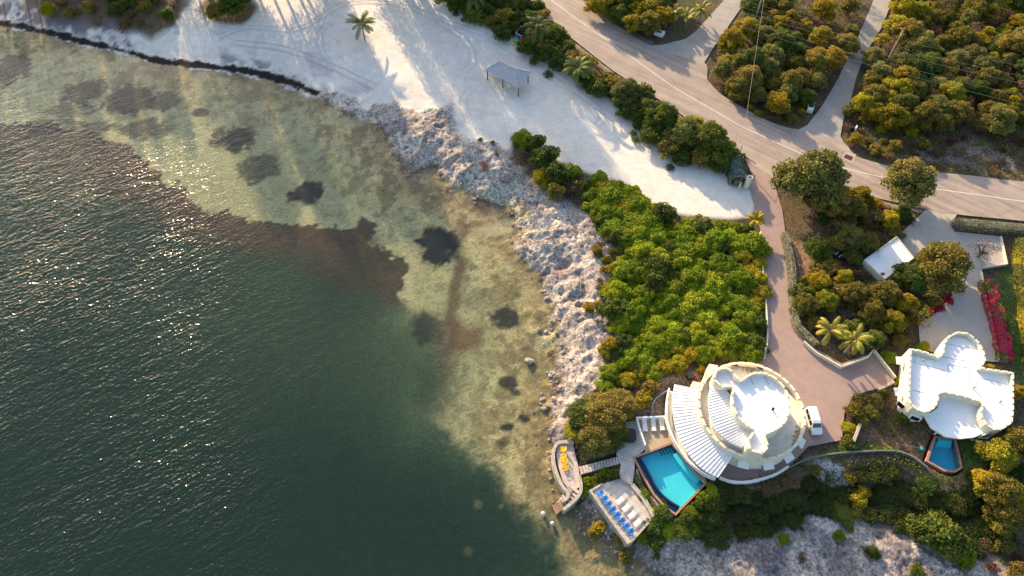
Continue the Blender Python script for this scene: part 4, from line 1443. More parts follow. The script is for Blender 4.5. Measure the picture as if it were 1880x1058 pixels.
lo = make_lounger('', 'white loungers on the tan pool terrace', M['white'])
lch = kids(lo)
spots = [(1183, 781), (1199, 780), (1214, 779), (1226, 778)]
names = ['white sun lounger at the balustrade corner, farthest from the castle', 'white sun lounger second from the balustrade corner of the pool terrace', 'white sun lounger third from the balustrade corner of the pool terrace', 'white sun lounger with dark things on it under the balcony edge']
for k, (px, nm) in enumerate(zip(spots, names)):
    q = V(*px, 3.05)
    if k == 0:
        lo.location, lo.scale = q, (1.15,) * 3
        lo['label'] = nm
        ob = lo
    else:
        dup(lo, q, R(-3 + k * 2), 1.15, nm, children=lch)
q = V(1227, 775, 3.5)
bb = MB().lathe((q.x, q.y, 3.5), [(.28, 0), (.34, .12), (.2, .26), (.05, .3)], 9, sx=1.2).lathe((q.x + .1, q.y - .5, 3.47), [(.2, 0), (.24, .08), (.1, .16)], 8)
tag(bb.build('towel_bundle', M['dark'], smooth=True), 'dark bundled towels lying on the last white lounger', 'towels')
wsp = [(740, 632), (792, 692), (842, 752), (886, 818)]
wn_ = ['white sun lounger on the sun deck nearest the stone steps', 'second white sun lounger from the stone steps of the sun deck', 'third white sun lounger from the stone steps of the sun deck', 'white sun lounger on the sun deck farthest from the stone steps']
for (a, b), nm in zip(wsp, wn_):
    q = V(980 + a / 4.6, 780 + b / 4.6, 2.6)
    dup(lo, q, R(-52), 1.02, nm, 'white loungers on the paved sun deck', children=lch)


def make_chair(label, group, material, flat=False):
    """low slatted garden chair with fan back, arms and splayed legs; faces -Y"""
    t = thing('garden_chair', label, 'chair', (0, 0, 0), group)
    s = MB()
    for k in range(5):
        s.box((0, -.28 + k * .14, .36 - k * .02), (.56, .12, .03))
    s.build('seat', material, t)
    b = MB()
    for k in range(5):
        x = (k - 2) * .125
        b.add([(x * .9 - .055, .30, .28), (x * .9 + .055, .30, .28), (x * 1.15 + .06, .62, .98 - abs(k - 2) * .06), (x * 1.15 - .06, .62, .98 - abs(k - 2) * .06),
               (x * .9 - .055, .33, .28), (x * .9 + .055, .33, .28), (x * 1.15 + .06, .65, .98 - abs(k - 2) * .06), (x * 1.15 - .06, .65, .98 - abs(k - 2) * .06)],
              [(0, 1, 2, 3), (7, 6, 5, 4), (0, 3, 7, 4), (1, 5, 6, 2), (3, 2, 6, 7)])
    b.build('backrest', material, t)
    for sx in (-1, 1):
        MB().box((sx * .36, .0, .56), (.13, .75, .035)).build('armrest', material, t)
        MB().box((sx * .33, -.30, .27), (.05, .09, .55)).build('leg', material, t)
        MB().box((sx * .33, .32, .27), (.05, .09, .55)).build('leg', material, t)
    return t


bc = make_chair('', 'blue chairs along the sea side of the sun deck', M['blue'])
bch = kids(bc)
bs = [(553, 590), (588, 637), (622, 683), (658, 727), (697, 773), (735, 822), (775, 868), (810, 912)]
ordn = ['first', 'second', 'third', 'fourth', 'fifth', 'sixth', 'seventh', 'last']
for k, (a, b) in enumerate(bs):
    q = V(980 + a / 4.6, 780 + b / 4.6, 2.6)
    nm = f'bright blue slatted chair, {ordn[k]} in its row from the walkway end'
    if k == 0:
        bc.location, bc.rotation_euler, bc.scale = q, (0, 0, R(-62)), (1.0,) * 3
        bc['label'] = nm
    else:
        dup(bc, q, R(-62), 1.0, nm, children=bch)
yc = make_chair('', 'yellow chairs along the wall of the sea deck', M['yellow'])
ych = kids(yc)
for k, (a, b) in enumerate([(242, 216), (241, 279), (250, 330), (264, 377)]):
    q = V(980 + a / 4.6, 780 + b / 4.6, 1.6)
    nm = ['yellow slatted garden chair at the top end of the sea deck row', 'yellow slatted garden chair second from the top end of the sea deck row', 'yellow slatted garden chair third from the top of the sea deck row', 'yellow slatted garden chair at the foot of the row nearest the dock steps'][k]
    if k == 0:
        yc.location, yc.rotation_euler, yc.scale = q, (0, 0, R(-88)), (.95,) * 3
        yc['label'] = nm
    else:
        dup(yc, q, R(-85 + 5 * k), .95, nm, children=ych)
# hot tub under a charcoal cover
q = V(1156, 802, 3.0)
ht = thing('hot_tub', 'hot tub under a charcoal cover on the stone patio beside the terrace railing', 'hot tub', q)
def rsq(r, n=24, e=4.0):
    return [(q.x + r * math.copysign(abs(math.cos(t)) ** (2 / e), math.cos(t)), q.y + r * 1.1 * math.copysign(abs(math.sin(t)) ** (2 / e), math.sin(t))) for t in np.linspace(0, 2 * math.pi, n, endpoint=False)]
MB().prism(rsq(.95), 3.0, 3.75).build('shell', M['dark'], ht)
MB().prism(rsq(1.02), 3.75, 3.9).build('cover', M['cover'], ht, bevel=.05)
# grill in the side passage
q = V(1266, 695, 3.0)
gr = thing('garden_bin', 'black wheeled garden bin in the passage beside the stepped castle wall', 'bin', q)
MB().box((q.x, q.y, 3.55), (1.0, .8, 1.05), R(15), taper=1.15).build('body', M['dark'], gr)
MB().box((q.x, q.y, 4.12), (1.2, .95, .1), R(15)).build('lid', M['cover'], gr, bevel=.03)

# ------------------------------------------------------------------ van
vq = V(1490.5, 777, 3.008)
van = thing('van', 'white van parked on the brick courtyard beside the round castle', 'van', vq, rz=R(2))
SECT = [  # y, half width bottom, half width top, z bottom, z top  (nose at -y)
    (-2.30, .70, .62, .40, .80), (-2.18, .86, .78, .30, .98), (-1.75, .90, .80, .26, 1.12), (-1.42, .92, .80, .26, 1.22), (-.80, .93, .74, .26, 1.86), (-.3, .93, .75, .26, 1.97),
    (1.2, .93, .75, .26, 1.98), (2.0, .92, .74, .26, 1.94), (2.22, .88, .68, .34, 1.80)]


def body_loft(sect, zmin=None):
    mb = MB()
    rings = []
    for y, wb, wt, zb, zt in sect:
        zm = zb + (min(zt, 1.05) - zb) * .9
        ring = [(-wb * .94, y, zb), (-wb, y, zb + .15), (-wb, y, zm), (-wt, y, zt - .06), (-wt * .86, y, zt), (wt * .86, y, zt), (wt, y, zt - .06), (wb, y, zm), (wb, y, zb + .15), (wb * .94, y, zb)]
        rings.append(ring)
    n = len(rings[0])
    vs = [p for r in rings for p in r]
    fs = []
    for i in range(len(rings) - 1):
        for k in range(n):
            fs.append((i * n + k, (i + 1) * n + k, (i + 1) * n + (k + 1) % n, i * n + (k + 1) % n))
    fs += [tuple(range(n)), tuple(range(len(vs) - 1, len(vs) - n - 1, -1))]
    mb.add(vs, fs)
    return mb


def local(mb, name, material, parent, **k):
    o = bpy.data.objects.new(name, mb.mesh(name, [material], (0, 0, 0), k.get('smooth', False)))
    COL.objects.link(o)
    o.parent = parent
    if k.get('bevel'):
        bv = o.modifiers.new('bevel', 'BEVEL')
        bv.width, bv.segments, bv.limit_method = k['bevel'], 2, 'ANGLE'
    return o


local(body_loft(SECT), 'body', M['carwhite'], van, bevel=.04)
ws = MB().add([(-.70, -1.37, 1.30), (.70, -1.37, 1.30), (.64, -.86, 1.83), (-.64, -.86, 1.83)], [(0, 1, 2, 3)])
local(ws, 'windscreen', M['glass'], van)
rwn = MB().box((0, 2.2, 1.45), (1.15, .06, .5))
local(rwn, 'rear_window', M['glass'], van)
for s in (-1, 1):
    for y0, y1 in ((-1.0, -.1), (.05, 1.0), (1.1, 1.9)):
        q = [(s * .935, y0, 1.08), (s * .935, y1, 1.08), (s * .80, y1, 1.74), (s * .80, y0 + (.25 if y0 < -.5 else 0), 1.74)]
        sw = MB().add(q, [(0, 1, 2, 3) if s > 0 else (3, 2, 1, 0)])
        local(sw, 'side_window', M['glass'], van)
    for y in (-1.45, 1.45):
        wh = MB().tube([(s * .72, y, .33), (s * .95, y, .33)], .33, 16)
        wo = local(wh, 'wheel', M['rubber'], van)
        local(MB().tube([(s * .93, y, .33), (s * .965, y, .33)], .19, 12), 'rim', M['grey'], wo)
    local(MB().box((s * .6, -2.26, .72), (.3, .08, .16)), 'headlight', M['white'], van, bevel=.02)
    local(MB().box((s * 1.03, -1.2, 1.12), (.2, .12, .16)), 'mirror', M['dark'], van, bevel=.02)
local(MB().box((0, -2.30, .42), (1.5, .1, .16)), 'bumper', M['grey'], van, bevel=.02)

# ------------------------------------------------------------------ boats, bins, sign, poles, bits
def hull(c, L, W, Hh, rz, material, name, parent=None, rim=None):
    """open boat / kayak hull: pointed at +x, rounded at the other end"""
    mb = MB()
    n, k = 12, 7
    mt = Matrix.Translation(Vector(c)) @ Matrix.Rotation(rz, 4, 'Z')
    outer, inner = [], []
    for i in range(n + 1):
        t = i / n
        x = -L / 2 + L * t
        w_ = W / 2 * (math.sin(math.pi * min(1, .18 + .82 * (1 - t) ** .8)) ** .6 if t < 1 else .02)
        w_ = max(w_, .02)
        for j in range(k):
            a = math.pi * j / (k - 1)
            outer.append(mt @ Vector((x, -math.cos(a) * w_, Hh * (1 - math.sin(a)) + .1 * t * t)))
            inner.append(mt @ Vector((x * .92, -math.cos(a) * w_ * .82, Hh * (1 - .75 * math.sin(a)) + .1 * t * t)))
    vs = outer + inner
    o = len(outer)
    fs = []
    for i in range(n):
        for j in range(k - 1):
            a = i * k + j
            fs.append((a, a + 1, a + k + 1, a + k))
            fs.append((o + a, o + a + k, o + a + k + 1, o + a + 1))
        for j in (0, k - 1):
            a = i * k + j
            fs.append((a, a + k, o + a + k, o + a))
    fs.append(tuple(range(k)))
    fs.append(tuple(o + q_ for q_ in range(k - 1, -1, -1)))
    return mb.add(vs, fs)


q = V(1537, 470, 2.95)
bt = thing('dinghy', 'black dinghy with pale thwarts left among the garden undergrowth beside the white shed', 'boat', q)
hull(q, 3.6, 1.7, .6, R(128), M['dark'], 'hull').build('hull', M['dark'], bt)
tw = MB()
for a in (-.5, .35):
    d = Vector((math.cos(R(128)), math.sin(R(128)), 0))
    p = q + d * a
    tw.box((p.x, p.y, 3.45), (.18, 1.3, .04), R(128))
tw.build('thwart', M['white'], bt)
MB().box((*(q - Vector((math.cos(R(128)), math.sin(R(128)), 0)) * 1.9)[:2], 3.5), (.35, .4, .7), R(128)).build('outboard_motor', M['dark'], bt, bevel=.05)

for px, rz, L, mt_, lb in (((948, 74), 78, 3.2, 'cyan', 'cyan kayak pulled under the palm at the edge of the beach'), ((955, 79), 70, 2.8, 'red', 'red kayak half under the palm fronds beside the cyan one'), ((944, 80), 82, 2.6, 'yellow', 'yellow kayak tip showing beside the cyan kayak on the sand'), ((962, 83), 62, 2.6, 'navy', 'dark blue kayak under the palm beside the red one')):
    q = V(*px, 2.6)
    q.z = zat(q.x, q.y)
    k = hull(q, L, .9, .4, R(rz + 180), M[mt_], 'kayak')
    tag(k.build('kayak', M[mt_]), lb, 'kayak', 'kayaks under the beach palm')
rk_ = thing('kayak_rack', 'white pipe rack standing over the kayaks under the palm', 'rack', V(950, 60, 2.8))
fr_ = MB()
A, B, Cq = V(957, 53, 3.0), V(947, 66, 3.0), V(957, 72, 3.0)
for u, v in ((A, B), (B, Cq)):
    fr_.tube([Vector((u.x, u.y, 3.9)), Vector((v.x, v.y, 3.9))], .07, 6)
for u in (A, B, Cq):
    fr_.tube([Vector((u.x, u.y, 2.6)), Vector((u.x, u.y, 3.9))], .07, 6)
fr_.build('frame', M['white'], rk_)


def skip(px, L, W, hh, rz, label, inner):
    q = V(*px, 2.95)
    t = thing('waste_box', label, 'waste container', q, 'white waste boxes beside the lanes')
    mb = MB()
    a = R(rz)
    ring = [(-L / 2, -W / 2), (L / 2, -W / 2), (L / 2, W / 2), (-L / 2, W / 2)]
    pts = [(q.x + x * math.cos(a) - y * math.sin(a), q.y + x * math.sin(a) + y * math.cos(a)) for x, y in ring]
    mb.ribbon(offset(pts, .06, True), .14, 2.9, 2.95 + hh, closed=True)
    mb.build('shell', M['white'], t)
    MB().prism(offset(pts, .15, True), 2.9, 2.95 + hh * .55).build('waste', M[inner], t)
    e = MB().box((q.x + math.cos(a) * L * .38, q.y + math.sin(a) * L * .38, 2.95 + hh + .02), (L * .24, W, .06), a)
    e.build('lid', M['white'], t)
    return t


skip((1210, 64), 2.4, 1.4, 1.0, -32, 'white open waste box on the scruffy corner below the lane palms', 'dark')
skip((1487, 200), 2.9, 1.3, 1.0, 248, 'white waste box with dark blue bags beside the side track', 'navy')
q = V(1564, 239, 2.95)
bn = thing('wheelie_bin', 'small dark bin with a pale lid tipped open at the side track corner', 'bin', q)
MB().box((q.x, q.y, 3.4), (.9, .8, .95), R(-30), taper=1.15).build('body', M['dark'], bn)
MB().box((q.x + .55, q.y - .25, 3.75), (.3, 1.1, .8), R(-30)).build('lid', M['white'], bn, bevel=.05)
q = V(1307, 143, 2.95)
sg = thing('street_sign', 'slim street sign with a pale crossbar on the dry corner of the lane', 'sign', q)
MB().tube([q, q + Vector((0, 0, 2.9))], .06, 8).build('post', M['grey'], sg)
MB().box((q.x, q.y, q.z + 2.85), (1.4, .06, .3), R(-5)).build('plate', M['grey'], sg)
# drain
q = PL([(1545, 291), (1553, 278), (1572, 284), (1565, 300)], 3.02)
fr_ = MB().sheet(q, 3.026)
dr_ = thing('storm_drain', 'dark rectangular storm drain grate in a pale surround on the road', 'drain', (*P(1557, 289), 3.02))
fr_.build('surround', M['verge'], dr_)
dq = PL([(1548.5, 289.5), (1553, 283), (1567, 288.5), (1563, 295.5)], 3.03)
MB().sheet(dq, 3.031).build('pit', M['dark'], dr_)
gb = MB()
for k in range(9):
    t = (k + .5) / 9
    a, b = Vector(dq[0]).lerp(Vector(dq[3]), t), Vector(dq[1]).lerp(Vector(dq[2]), t)
    gb.ribbon([tuple(a), tuple(b)], .05, 3.031, 3.05)
gb.build('grate', M['rust'], dr_)

# poles and wires


def pole(px, h, label, r=.16, material='polew', arm=False, base=None):
    q = V(*px, 2.95)
    t = thing('utility_pole', label, 'utility pole', q)
    MB().tube([q, q + Vector((0, 0, h))], [r, r * .7], 10).build('post', M[material], t)
    if arm:
        MB().box((q.x, q.y, q.z + h - .5), (2.2, .12, .14), R(60)).build('crossarm', M[material], t)
        iz = MB()
        for k in (-1, 0, 1):
            iz.lathe((q.x + .95 * k * math.cos(R(60)), q.y + .95 * k * math.sin(R(60)), q.z + h - .43), [(.06, 0), (.09, .1), (.04, .22)], 8)
        iz.build('insulator', M['white'], t)
    return q + Vector((0, 0, h))


p1 = pole((1384, 42), 11, 'tall pale utility pole rising from the ochre trees at the top of the wedge', .2, 'polew', True)
p2 = pole((1353, 293), 4.4, 'short pale pole behind the vine covered gateway at the driveway mouth', .13, 'polew')
p3 = pole((1618, 131), 11, 'tall pale utility pole rising from the scrub beside the side track', .17, 'polew', True)
far1, far2 = Vector((p1.x - 70, p1.y + 55, 13)), Vector((*P(1990, 235, 13), 13))


def cable(a, b, sag, r=.018, n=14):
    return MB().tube([a.lerp(b, k / n) - Vector((0, 0, sag * 4 * (k / n) * (1 - k / n))) for k in range(n + 1)], r, 5)


cb = cable(p1 - Vector((0, 0, .6)), p2, .5, .03)
tag(cb.build('service_cable', M['wire']), 'pale service cable crossing the road between the tall pole and the gateway pole', 'cable')
for k in range(5):
    y0 = (-6, 6, 14, 30, 40)[k]
    a = V(1330 - 20, y0 - 8, 12)
    b = V(1990, 150 + y0 * 1.1 + k * 6, 12)
    tag(cable(a, b, 1.2, .022, 30).build('power_line', M['wire']), 'thin overhead power line in the bundle crossing the woods by the side track', 'power line', 'power lines over the right hand woods')

# gateway column and buoys, rust scrap, driftwood
q = V(1370, 343, 2.95)
gc = thing('gate_tower', 'hollow pale round gate tower with battlements at the mouth of the brick driveway', 'gate tower', q)
tw_ = MB()
ring = [(q.x + .62 * math.cos(t), q.y + .62 * math.sin(t)) for t in np.linspace(0, 2 * math.pi, 24, endpoint=False)]
wall_ring(tw_, ring, .18, 2.9, 5.6)
tw_.build('shaft', M['greenwall'], gc)
mr = MB()
merlons(mr, ring, .18, 5.6, .3, .38, .26)
mr.build('battlement', M['greenwall'], gc)
MB().sheet(ring, 4.6).build('inner_floor', M['dark'], gc)
q = V(1360, 322, 3.0)
for px, lb, pr in (((997, 943), 'white mooring buoy nearer the wooden dock', .34), ((1014, 961), 'white mooring buoy nearer the rocks below the sun deck', .32)):
    q = V(*px, 0)
    b = MB().lathe((q.x, q.y, -.2), [(.02, 0), (pr * .7, .06), (pr, .25), (pr * .8, .46), (pr * .2, .56), (.05, .58), (.05, .68), (.01, .69)], 14)
    tag(b.build('mooring_buoy', M['buoy'], smooth=True), lb, 'buoy')
q = V(892, 317, 1.2)
q.z = zat(q.x, q.y)
rs = thing('rusted_chair', 'rusty orange metal chair wreck lying on the pale shore rock', 'scrap', q)
MB().box((q.x, q.y, q.z + .45), (1.3, .9, .06), R(-60), 0, R(10)).build('seat', M['rust'], rs)
MB().box((q.x - .5, q.y + .8, q.z + .7), (1.2, 1.1, .06), R(-60), 0, R(40)).build('backrest', M['rust'], rs)
lg = MB()
for a, b in ((-.5, -.3), (.5, -.3), (-.5, .3), (.5, .3)):
    lg.tube([(q.x + a, q.y + b, q.z - .3), (q.x + a * .9, q.y + b * .9, q.z + .45)], .05, 6)
lg.build('leg_frame', M['rust'], rs)
for a, b in (((925, 316), (958, 329)), ((1080, 430), (1086, 441)), ((1066, 520), (1065, 542)), ((978, 352), (990, 365))):
    u, v = V(*a, 1.6), V(*b, 1.6)
    u.z, v.z = zat(u.x, u.y) + .35, zat(v.x, v.y) + .35
    mid = u.lerp(v, .5) + Vector((0, .15, max(zat(*u.lerp(v, .5)[:2]) + .35 - (u.z + v.z) / 2, 0)))
    lb = {925: 'long pale driftwood pole lying across the rocks near the rusty chair', 1080: 'short pale driftwood stick above the shore rock by the thicket', 1066: 'pale driftwood stick lying on the rock below the red puddle', 978: 'pale driftwood stick beside the dark shrubs on the rock'}[a[0]]
    tag(MB().tube([u, mid, v], [.11, .1, .06], 6).build('driftwood', M['polew']), lb, 'driftwood')
# pool pole lying on the grass by the small pool
u, v = V(1645, 815, 3.0), V(1692, 824, 3.0)
pn = thing('pool_net', 'long pool cleaning pole with a teal head lying on the grass by the small pool', 'pool net', V(1670, 820, 2.95))
MB().tube([u + Vector((0, 0, .12)), v + Vector((0, 0, .12))], .04, 6).build('handle', M['grey'], pn)
MB().lathe((v.x, v.y, 3.0), [(.3, 0), (.32, .12), (.2, .16)], 10).build('head', M['cyan'], pn)


# loose rocks in the shallows
def rock_mesh(seed, r):
    bm = bmesh.new()
    bmesh.ops.create_icosphere(bm, subdivisions=2, radius=1)
    rn = random.Random(seed)
    off = Vector((rn.random() * 50, rn.random() * 50, 0))
    from mathutils import noise as mn
    for v in bm.verts:
        k = 1 + .55 * mn.noise(v.co * 1.4 + off) + .25 * mn.noise(v.co * 3.5 + off)
        v.co = v.co * k
        v.co.z *= .6
        v.co *= r
    me = bpy.data.meshes.new('rock')
    bm.to_mesh(me)
    bm.free()
    me.materials.append(M['rockm'])
    return me


rms = [rock_mesh(s, 1.0) for s in range(6)]
RK = [((972, 663), .9, 'pale boulder standing alone in the brown shallows left of the pale rock'), ((1013, 688), .8, 'flat pale boulder at the water edge below the shore rocks'), ((989, 606), .5, 'small pale rock in the shallows off the rocky point'), ((1004, 548), .6, 'pale rock just off the shore beside the narrow rock shelf'),
      ((1000, 535), .45, 'small sharp rock in the water below the red puddle'), ((1030, 715), .7, 'pale rock at the foot of the shore where the shallows turn brown'), ((1018, 736), .7, 'yellowish rock in the shallows near the olive shoreline trees'), ((996, 733), .55, 'small yellowish rock farther out in the shallows near the olive trees')]
for k, (px, r, lb) in enumerate(RK):
    q = V(*px, 0)
    o = bpy.data.objects.new('boulder', rms[k % 6])
    COL.objects.link(o)
    o.location = (q.x, q.y, max(zat(q.x, q.y), -.25) + .1)
    o.scale = (r, r * .8, r * .8)
    o.rotation_euler = (0, 0, k)
    tag(o, lb, 'rock')
# rubble along the rocky shore, uncounted
rb = MB()
rr = random.Random(5)
shp = SHORE[17:46]
for k in range(300):
    i = rr.randrange(len(shp) - 1)
    p = Vector(shp[i]).lerp(Vector(shp[i + 1]), rr.random())
    x, y = p.x + rr.gauss(.7, 1.3), p.y + rr.gauss(.4, 1.0)
    z = zat(x, y)
    if z < -.25:
        continue
    s = rr.uniform(.10, .30) * (1.5 if rr.random() < .1 else 1)
    me = rms[rr.randrange(6)]
    mt = Matrix.Translation((x, y, z + s * .2)) @ Matrix.Rotation(rr.random() * 6.3, 4, 'Z')
    rb.add([mt @ (v.co * s) for v in me.vertices], [tuple(pl.vertices) for pl in me.polygons])
tag(rb.build('shore_rubble', M['rockm'], origin=(0, 0, 0)), 'loose broken rock along the waterline of the rocky shore', 'rubble', kind='stuff')

# ------------------------------------------------------------------ vegetation prototypes
def leaves(lobes, per, size, seed, flat=.0, inner=.2, up=.35, aspect=.6, zmin=.02):
    """many leaf shaped faces spread over and through lobes (centre, radius)"""
    rg = np.random.default_rng(seed)
    allv = []
    for (cx, cy, cz, r, rz_) in lobes:
        n = max(12, int(per * r * r))
        d = rg.normal(size=(n, 3))
        d[:, 2] = np.abs(d[:, 2]) * (1 - .0) - .45 * rg.random(n)
        d /= np.linalg.norm(d, axis=1)[:, None]
        rad = r * np.where(rg.random(n) < inner, rg.uniform(.3, .85, n), rg.uniform(.70, 1.32, n))
        p = np.stack([cx + d[:, 0] * rad, cy + d[:, 1] * rad, cz + d[:, 2] * rad * rz_], 1)
        nn = d * .32 + rg.normal(size=(n, 3)) * .62 + np.array([0, 0, up])
        nn /= np.linalg.norm(nn, axis=1)[:, None]
        a = np.cross(nn, rg.normal(size=(n, 3)))
        a /= np.linalg.norm(a, axis=1)[:, None]
        b = np.cross(nn, a)
        s = size * rg.uniform(.6, 1.4, n)[:, None]
        q = np.stack([p - a * s, p + b * s * aspect + nn * s * .18, p + a * s, p - b * s * aspect + nn * s * .18], 1)
        q = q[p[:, 2] > zmin]
        allv.append(q)
    v = np.concatenate(allv).reshape(-1, 3)
    return v


def leaf_mesh(name, v, material, extra=None):
    me = bpy.data.meshes.new(name)
    n = len(v) // 4
    mb_v = v
    faces = np.arange(n * 4).reshape(-1, 4)
    ev, ef = ([], []) if extra is None else (extra.v, extra.f)
    verts = [tuple(q) for q in mb_v] + list(ev)
    fs = [tuple(f) for f in faces] + [tuple(i + n * 4 for i in f) for f in ef]
    me.from_pydata(verts, [], fs)
    me.materials.append(material)
    if extra is not None:
        me.materials.append(M['bark'])
        me.polygons.foreach_set('material_index', [0] * n + [1] * len(ef))
    me.update()
    return me


def bush_lobes(seed, R0, nl, hgt, spread=.62, lr=(.28, .5), zr=.85):
    rg = random.Random(seed)
    L = [(0, 0, hgt * .25, R0 * .55, .7)]
    nl = int(nl * 2.1)
    ph = [rg.random() * 6.28 for _ in range(3)]
    for k in range(nl):
        a = 2.4 * k + rg.random() * .9
        edge = 1 + .22 * math.sin(2 * a + ph[0]) + .16 * math.sin(3 * a + ph[1]) + .1 * math.sin(5 * a + ph[2])
        q = R0 * .80 * edge * math.sqrt((k + .4) / nl) * rg.uniform(.8, 1.15)
        r = R0 * rg.uniform(.13, .30)
        z = hgt * (.90 - .5 * (q / R0) ** 2) * rg.uniform(.78, 1.14)
        L.append((q * math.cos(a), q * math.sin(a), max(z - r * .3, r * .4), r, zr))
    return L


def stems(seed, R0, hgt, n=5):
    rg = random.Random(seed)
    mb = MB()
    for k in range(n):
        a = 2 * math.pi * k / n + rg.random()
        mb.tube([(0, 0, -.2), (math.cos(a) * R0 * .25, math.sin(a) * R0 * .25, hgt * .35), (math.cos(a) * R0 * .55, math.sin(a) * R0 * .55, hgt * .6)], [.09, .06, .03], 5)
    return mb


BUSH = {}


def bush_kind(key, material, R0, nl, hgt, per, size, variants=3, **kw):
    BUSH[key] = [leaf_mesh('shrub', leaves(bush_lobes(100 * i + hash_(key), R0, nl, hgt), per, size, i + hash_(key), **kw), M[material], stems(i, R0, hgt)) for i in range(variants)]


def hash_(s):
    return sum(ord(c) * (i + 3) for i, c in enumerate(s)) % 997


bush_kind('green', 'l_green', 2.3, 24, 1.7, 560, .14, 5)
bush_kind('dgreen', 'l_dgreen', 2.3, 18, 2.3, 440, .15, 4)
bush_kind('ygreen', 'l_ygreen', 1.9, 20, 1.4, 560, .125)
bush_kind('slope', 'l_slope_shade', 2.3, 18, 1.8, 440, .15, 4)
bush_kind('olive', 'l_olive', 2.2, 14, 2.4, 230, .18)
bush_kind('ochre', 'l_ochre', 2.1, 14, 2.4, 260, .18)
bush_kind('brown', 'l_brown', 1.9, 10, 1.6, 120, .15)
bush_kind('rust', 'l_rust', 1.7, 10, 1.4, 150, .14, 2)
bush_kind('red', 'l_red', 1.4, 12, 1.3, 380, .11, 2)
bush_kind('grey', 'l_grey', 1.2, 9, 1.3, 420, .11, 2)
bush_kind('teal', 'l_teal', 2.0, 14, 3.0, 300, .17, 1)


def twig_mesh(seed, R0, hgt):
    rg = random.Random(seed)
    mb = MB()
    for k in range(26):
        a = rg.random() * 6.28
        q = R0 * rg.uniform(.4, 1)
        m = Vector((math.cos(a) * q * .45, math.sin(a) * q * .45, hgt * rg.uniform(.35, .6)))
        e = Vector((math.cos(a + rg.uniform(-.4, .4)) * q, math.sin(a + rg.uniform(-.4, .4)) * q, hgt * rg.uniform(.55, 1)))
        mb.tube([(0, 0, -.1), m, e], [.05, .035, .012], 4)
        for j in range(3):
            f = e + Vector((rg.gauss(0, .4), rg.gauss(0, .4), rg.gauss(.1, .25)))
            mb.tube([m.lerp(e, rg.uniform(.3, .9)), f], [.022, .008], 3)
    return mb


tw0 = [twig_mesh(s, 1.8, 1.8) for s in range(3)]
BUSH['twigs'] = [t.mesh('shrub', [M['twig']]) for t in tw0]


def inpoly_pts(poly, spacing, seed, jitter=.9, holes=()):
    rg = random.Random(seed)
    xs, ys = [p[0] for p in poly], [p[1] for p in poly]
    out = []
    tries = 0
    area = (max(xs) - min(xs)) * (max(ys) - min(ys))
    for _ in range(int(area / spacing ** 2 * 14) + 60):
        x, y = rg.uniform(min(xs), max(xs)), rg.uniform(min(ys), max(ys))
        if not inside(np.array([x]), np.array([y]), poly)[0]:
            continue
        if any(inside(np.array([x]), np.array([y]), h_)[0] for h_ in holes):
            continue
        if all((x - a) ** 2 + (y - b) ** 2 > spacing ** 2 for a, b in out):
            out.append((x, y))
    return out


VR = random.Random(77)
FILLNAME = {1: 'hedge_shrub', 2: 'sea_grape_shrub', 3: 'sea_grape_shrub', 4: 'sea_grape_shrub', 12: 'slope_shrub', 14: 'garden_shrub', 33: 'roadside_bush', 35: 'roadside_bush', 36: 'roadside_bush', 21: 'scrub_bush'}


def put_bush(key, x, y, s, label, group=None, name='shrub', cat='shrub', sz=None, z=None):
    o = bpy.data.objects.new(name, VR.choice(BUSH[key]))
    COL.objects.link(o)
    o.location = (x, y, (zat(x, y) if z is None else z) - .05)
    o.rotation_euler = (0, 0, VR.random() * 6.28)
    o.scale = (s * VR.uniform(.9, 1.1), s * VR.uniform(.9, 1.1), (sz or s) * VR.uniform(.85, 1.15))
    return tag(o, label, cat, group)


def put_px(key, px, s, label, group=None, z=3.0, **k):
    x, y = P(px[0], px[1], z)
    return put_bush(key, x, y, s, label, group, **k)


def fill(polypx, spacing, seed, keys, s, label, group, z=3.0, holes=(), **kw):
    kw.setdefault('name', FILLNAME.get(seed, 'shrub'))
    poly = PL(polypx, z)
    for x, y in inpoly_pts(poly, spacing, seed, holes=[PL(h_, z) for h_ in holes]):
        k = VR.choice(keys)
        put_bush(k, x, y, VR.uniform(*s), label if not isinstance(label, dict) else label[k], group if not isinstance(group, dict) else group[k], **kw)


# trees with trunk and crown
TREES = {}


def tree_proto(key, material, R0, hgt, nl, per, size, seed, zr=.8, **kw):
    rg = random.Random(seed)
    nl = int(nl * 1.9)
    lob = []
    for k in range(nl):
        a = 2.4 * k + rg.random()
        q = R0 * .86 * math.sqrt((k + .3) / nl) * (1 + .2 * math.sin(2 * a + seed) + .15 * math.sin(3 * a + 2 * seed))
        r = R0 * rg.uniform(.13, .29)
        z = hgt - r * .7 - (q / R0) ** 2 * hgt * .42 + rg.uniform(-.8, .5)
        lob.append((q * math.cos(a), q * math.sin(a), z, r, zr))
    for k in range(nl // 2):
        a = rg.random() * 6.28
        q = R0 * rg.uniform(.3, .85)
        lob.append((q * math.cos(a), q * math.sin(a), hgt * rg.uniform(.3, .55), R0 * .25, zr))
    crown = leaf_mesh('crown', leaves(lob, per, size, seed, **kw), M[material])
    mb = MB()
    mb.tube([(0, 0, -.3), (.1, .05, hgt * .3), (.05, .1, hgt * .6)], [.24, .18, .1], 8)
    for l in lob[::2]:
        mb.tube([(.07, .06, hgt * rg.uniform(.22, .4)), (l[0] * .55, l[1] * .55, l[2] * .72), (l[0], l[1], l[2])], [.1, .06, .025], 5)
    TREES.setdefault(key, []).append((crown, mb.mesh('trunk', [M['bark']])))


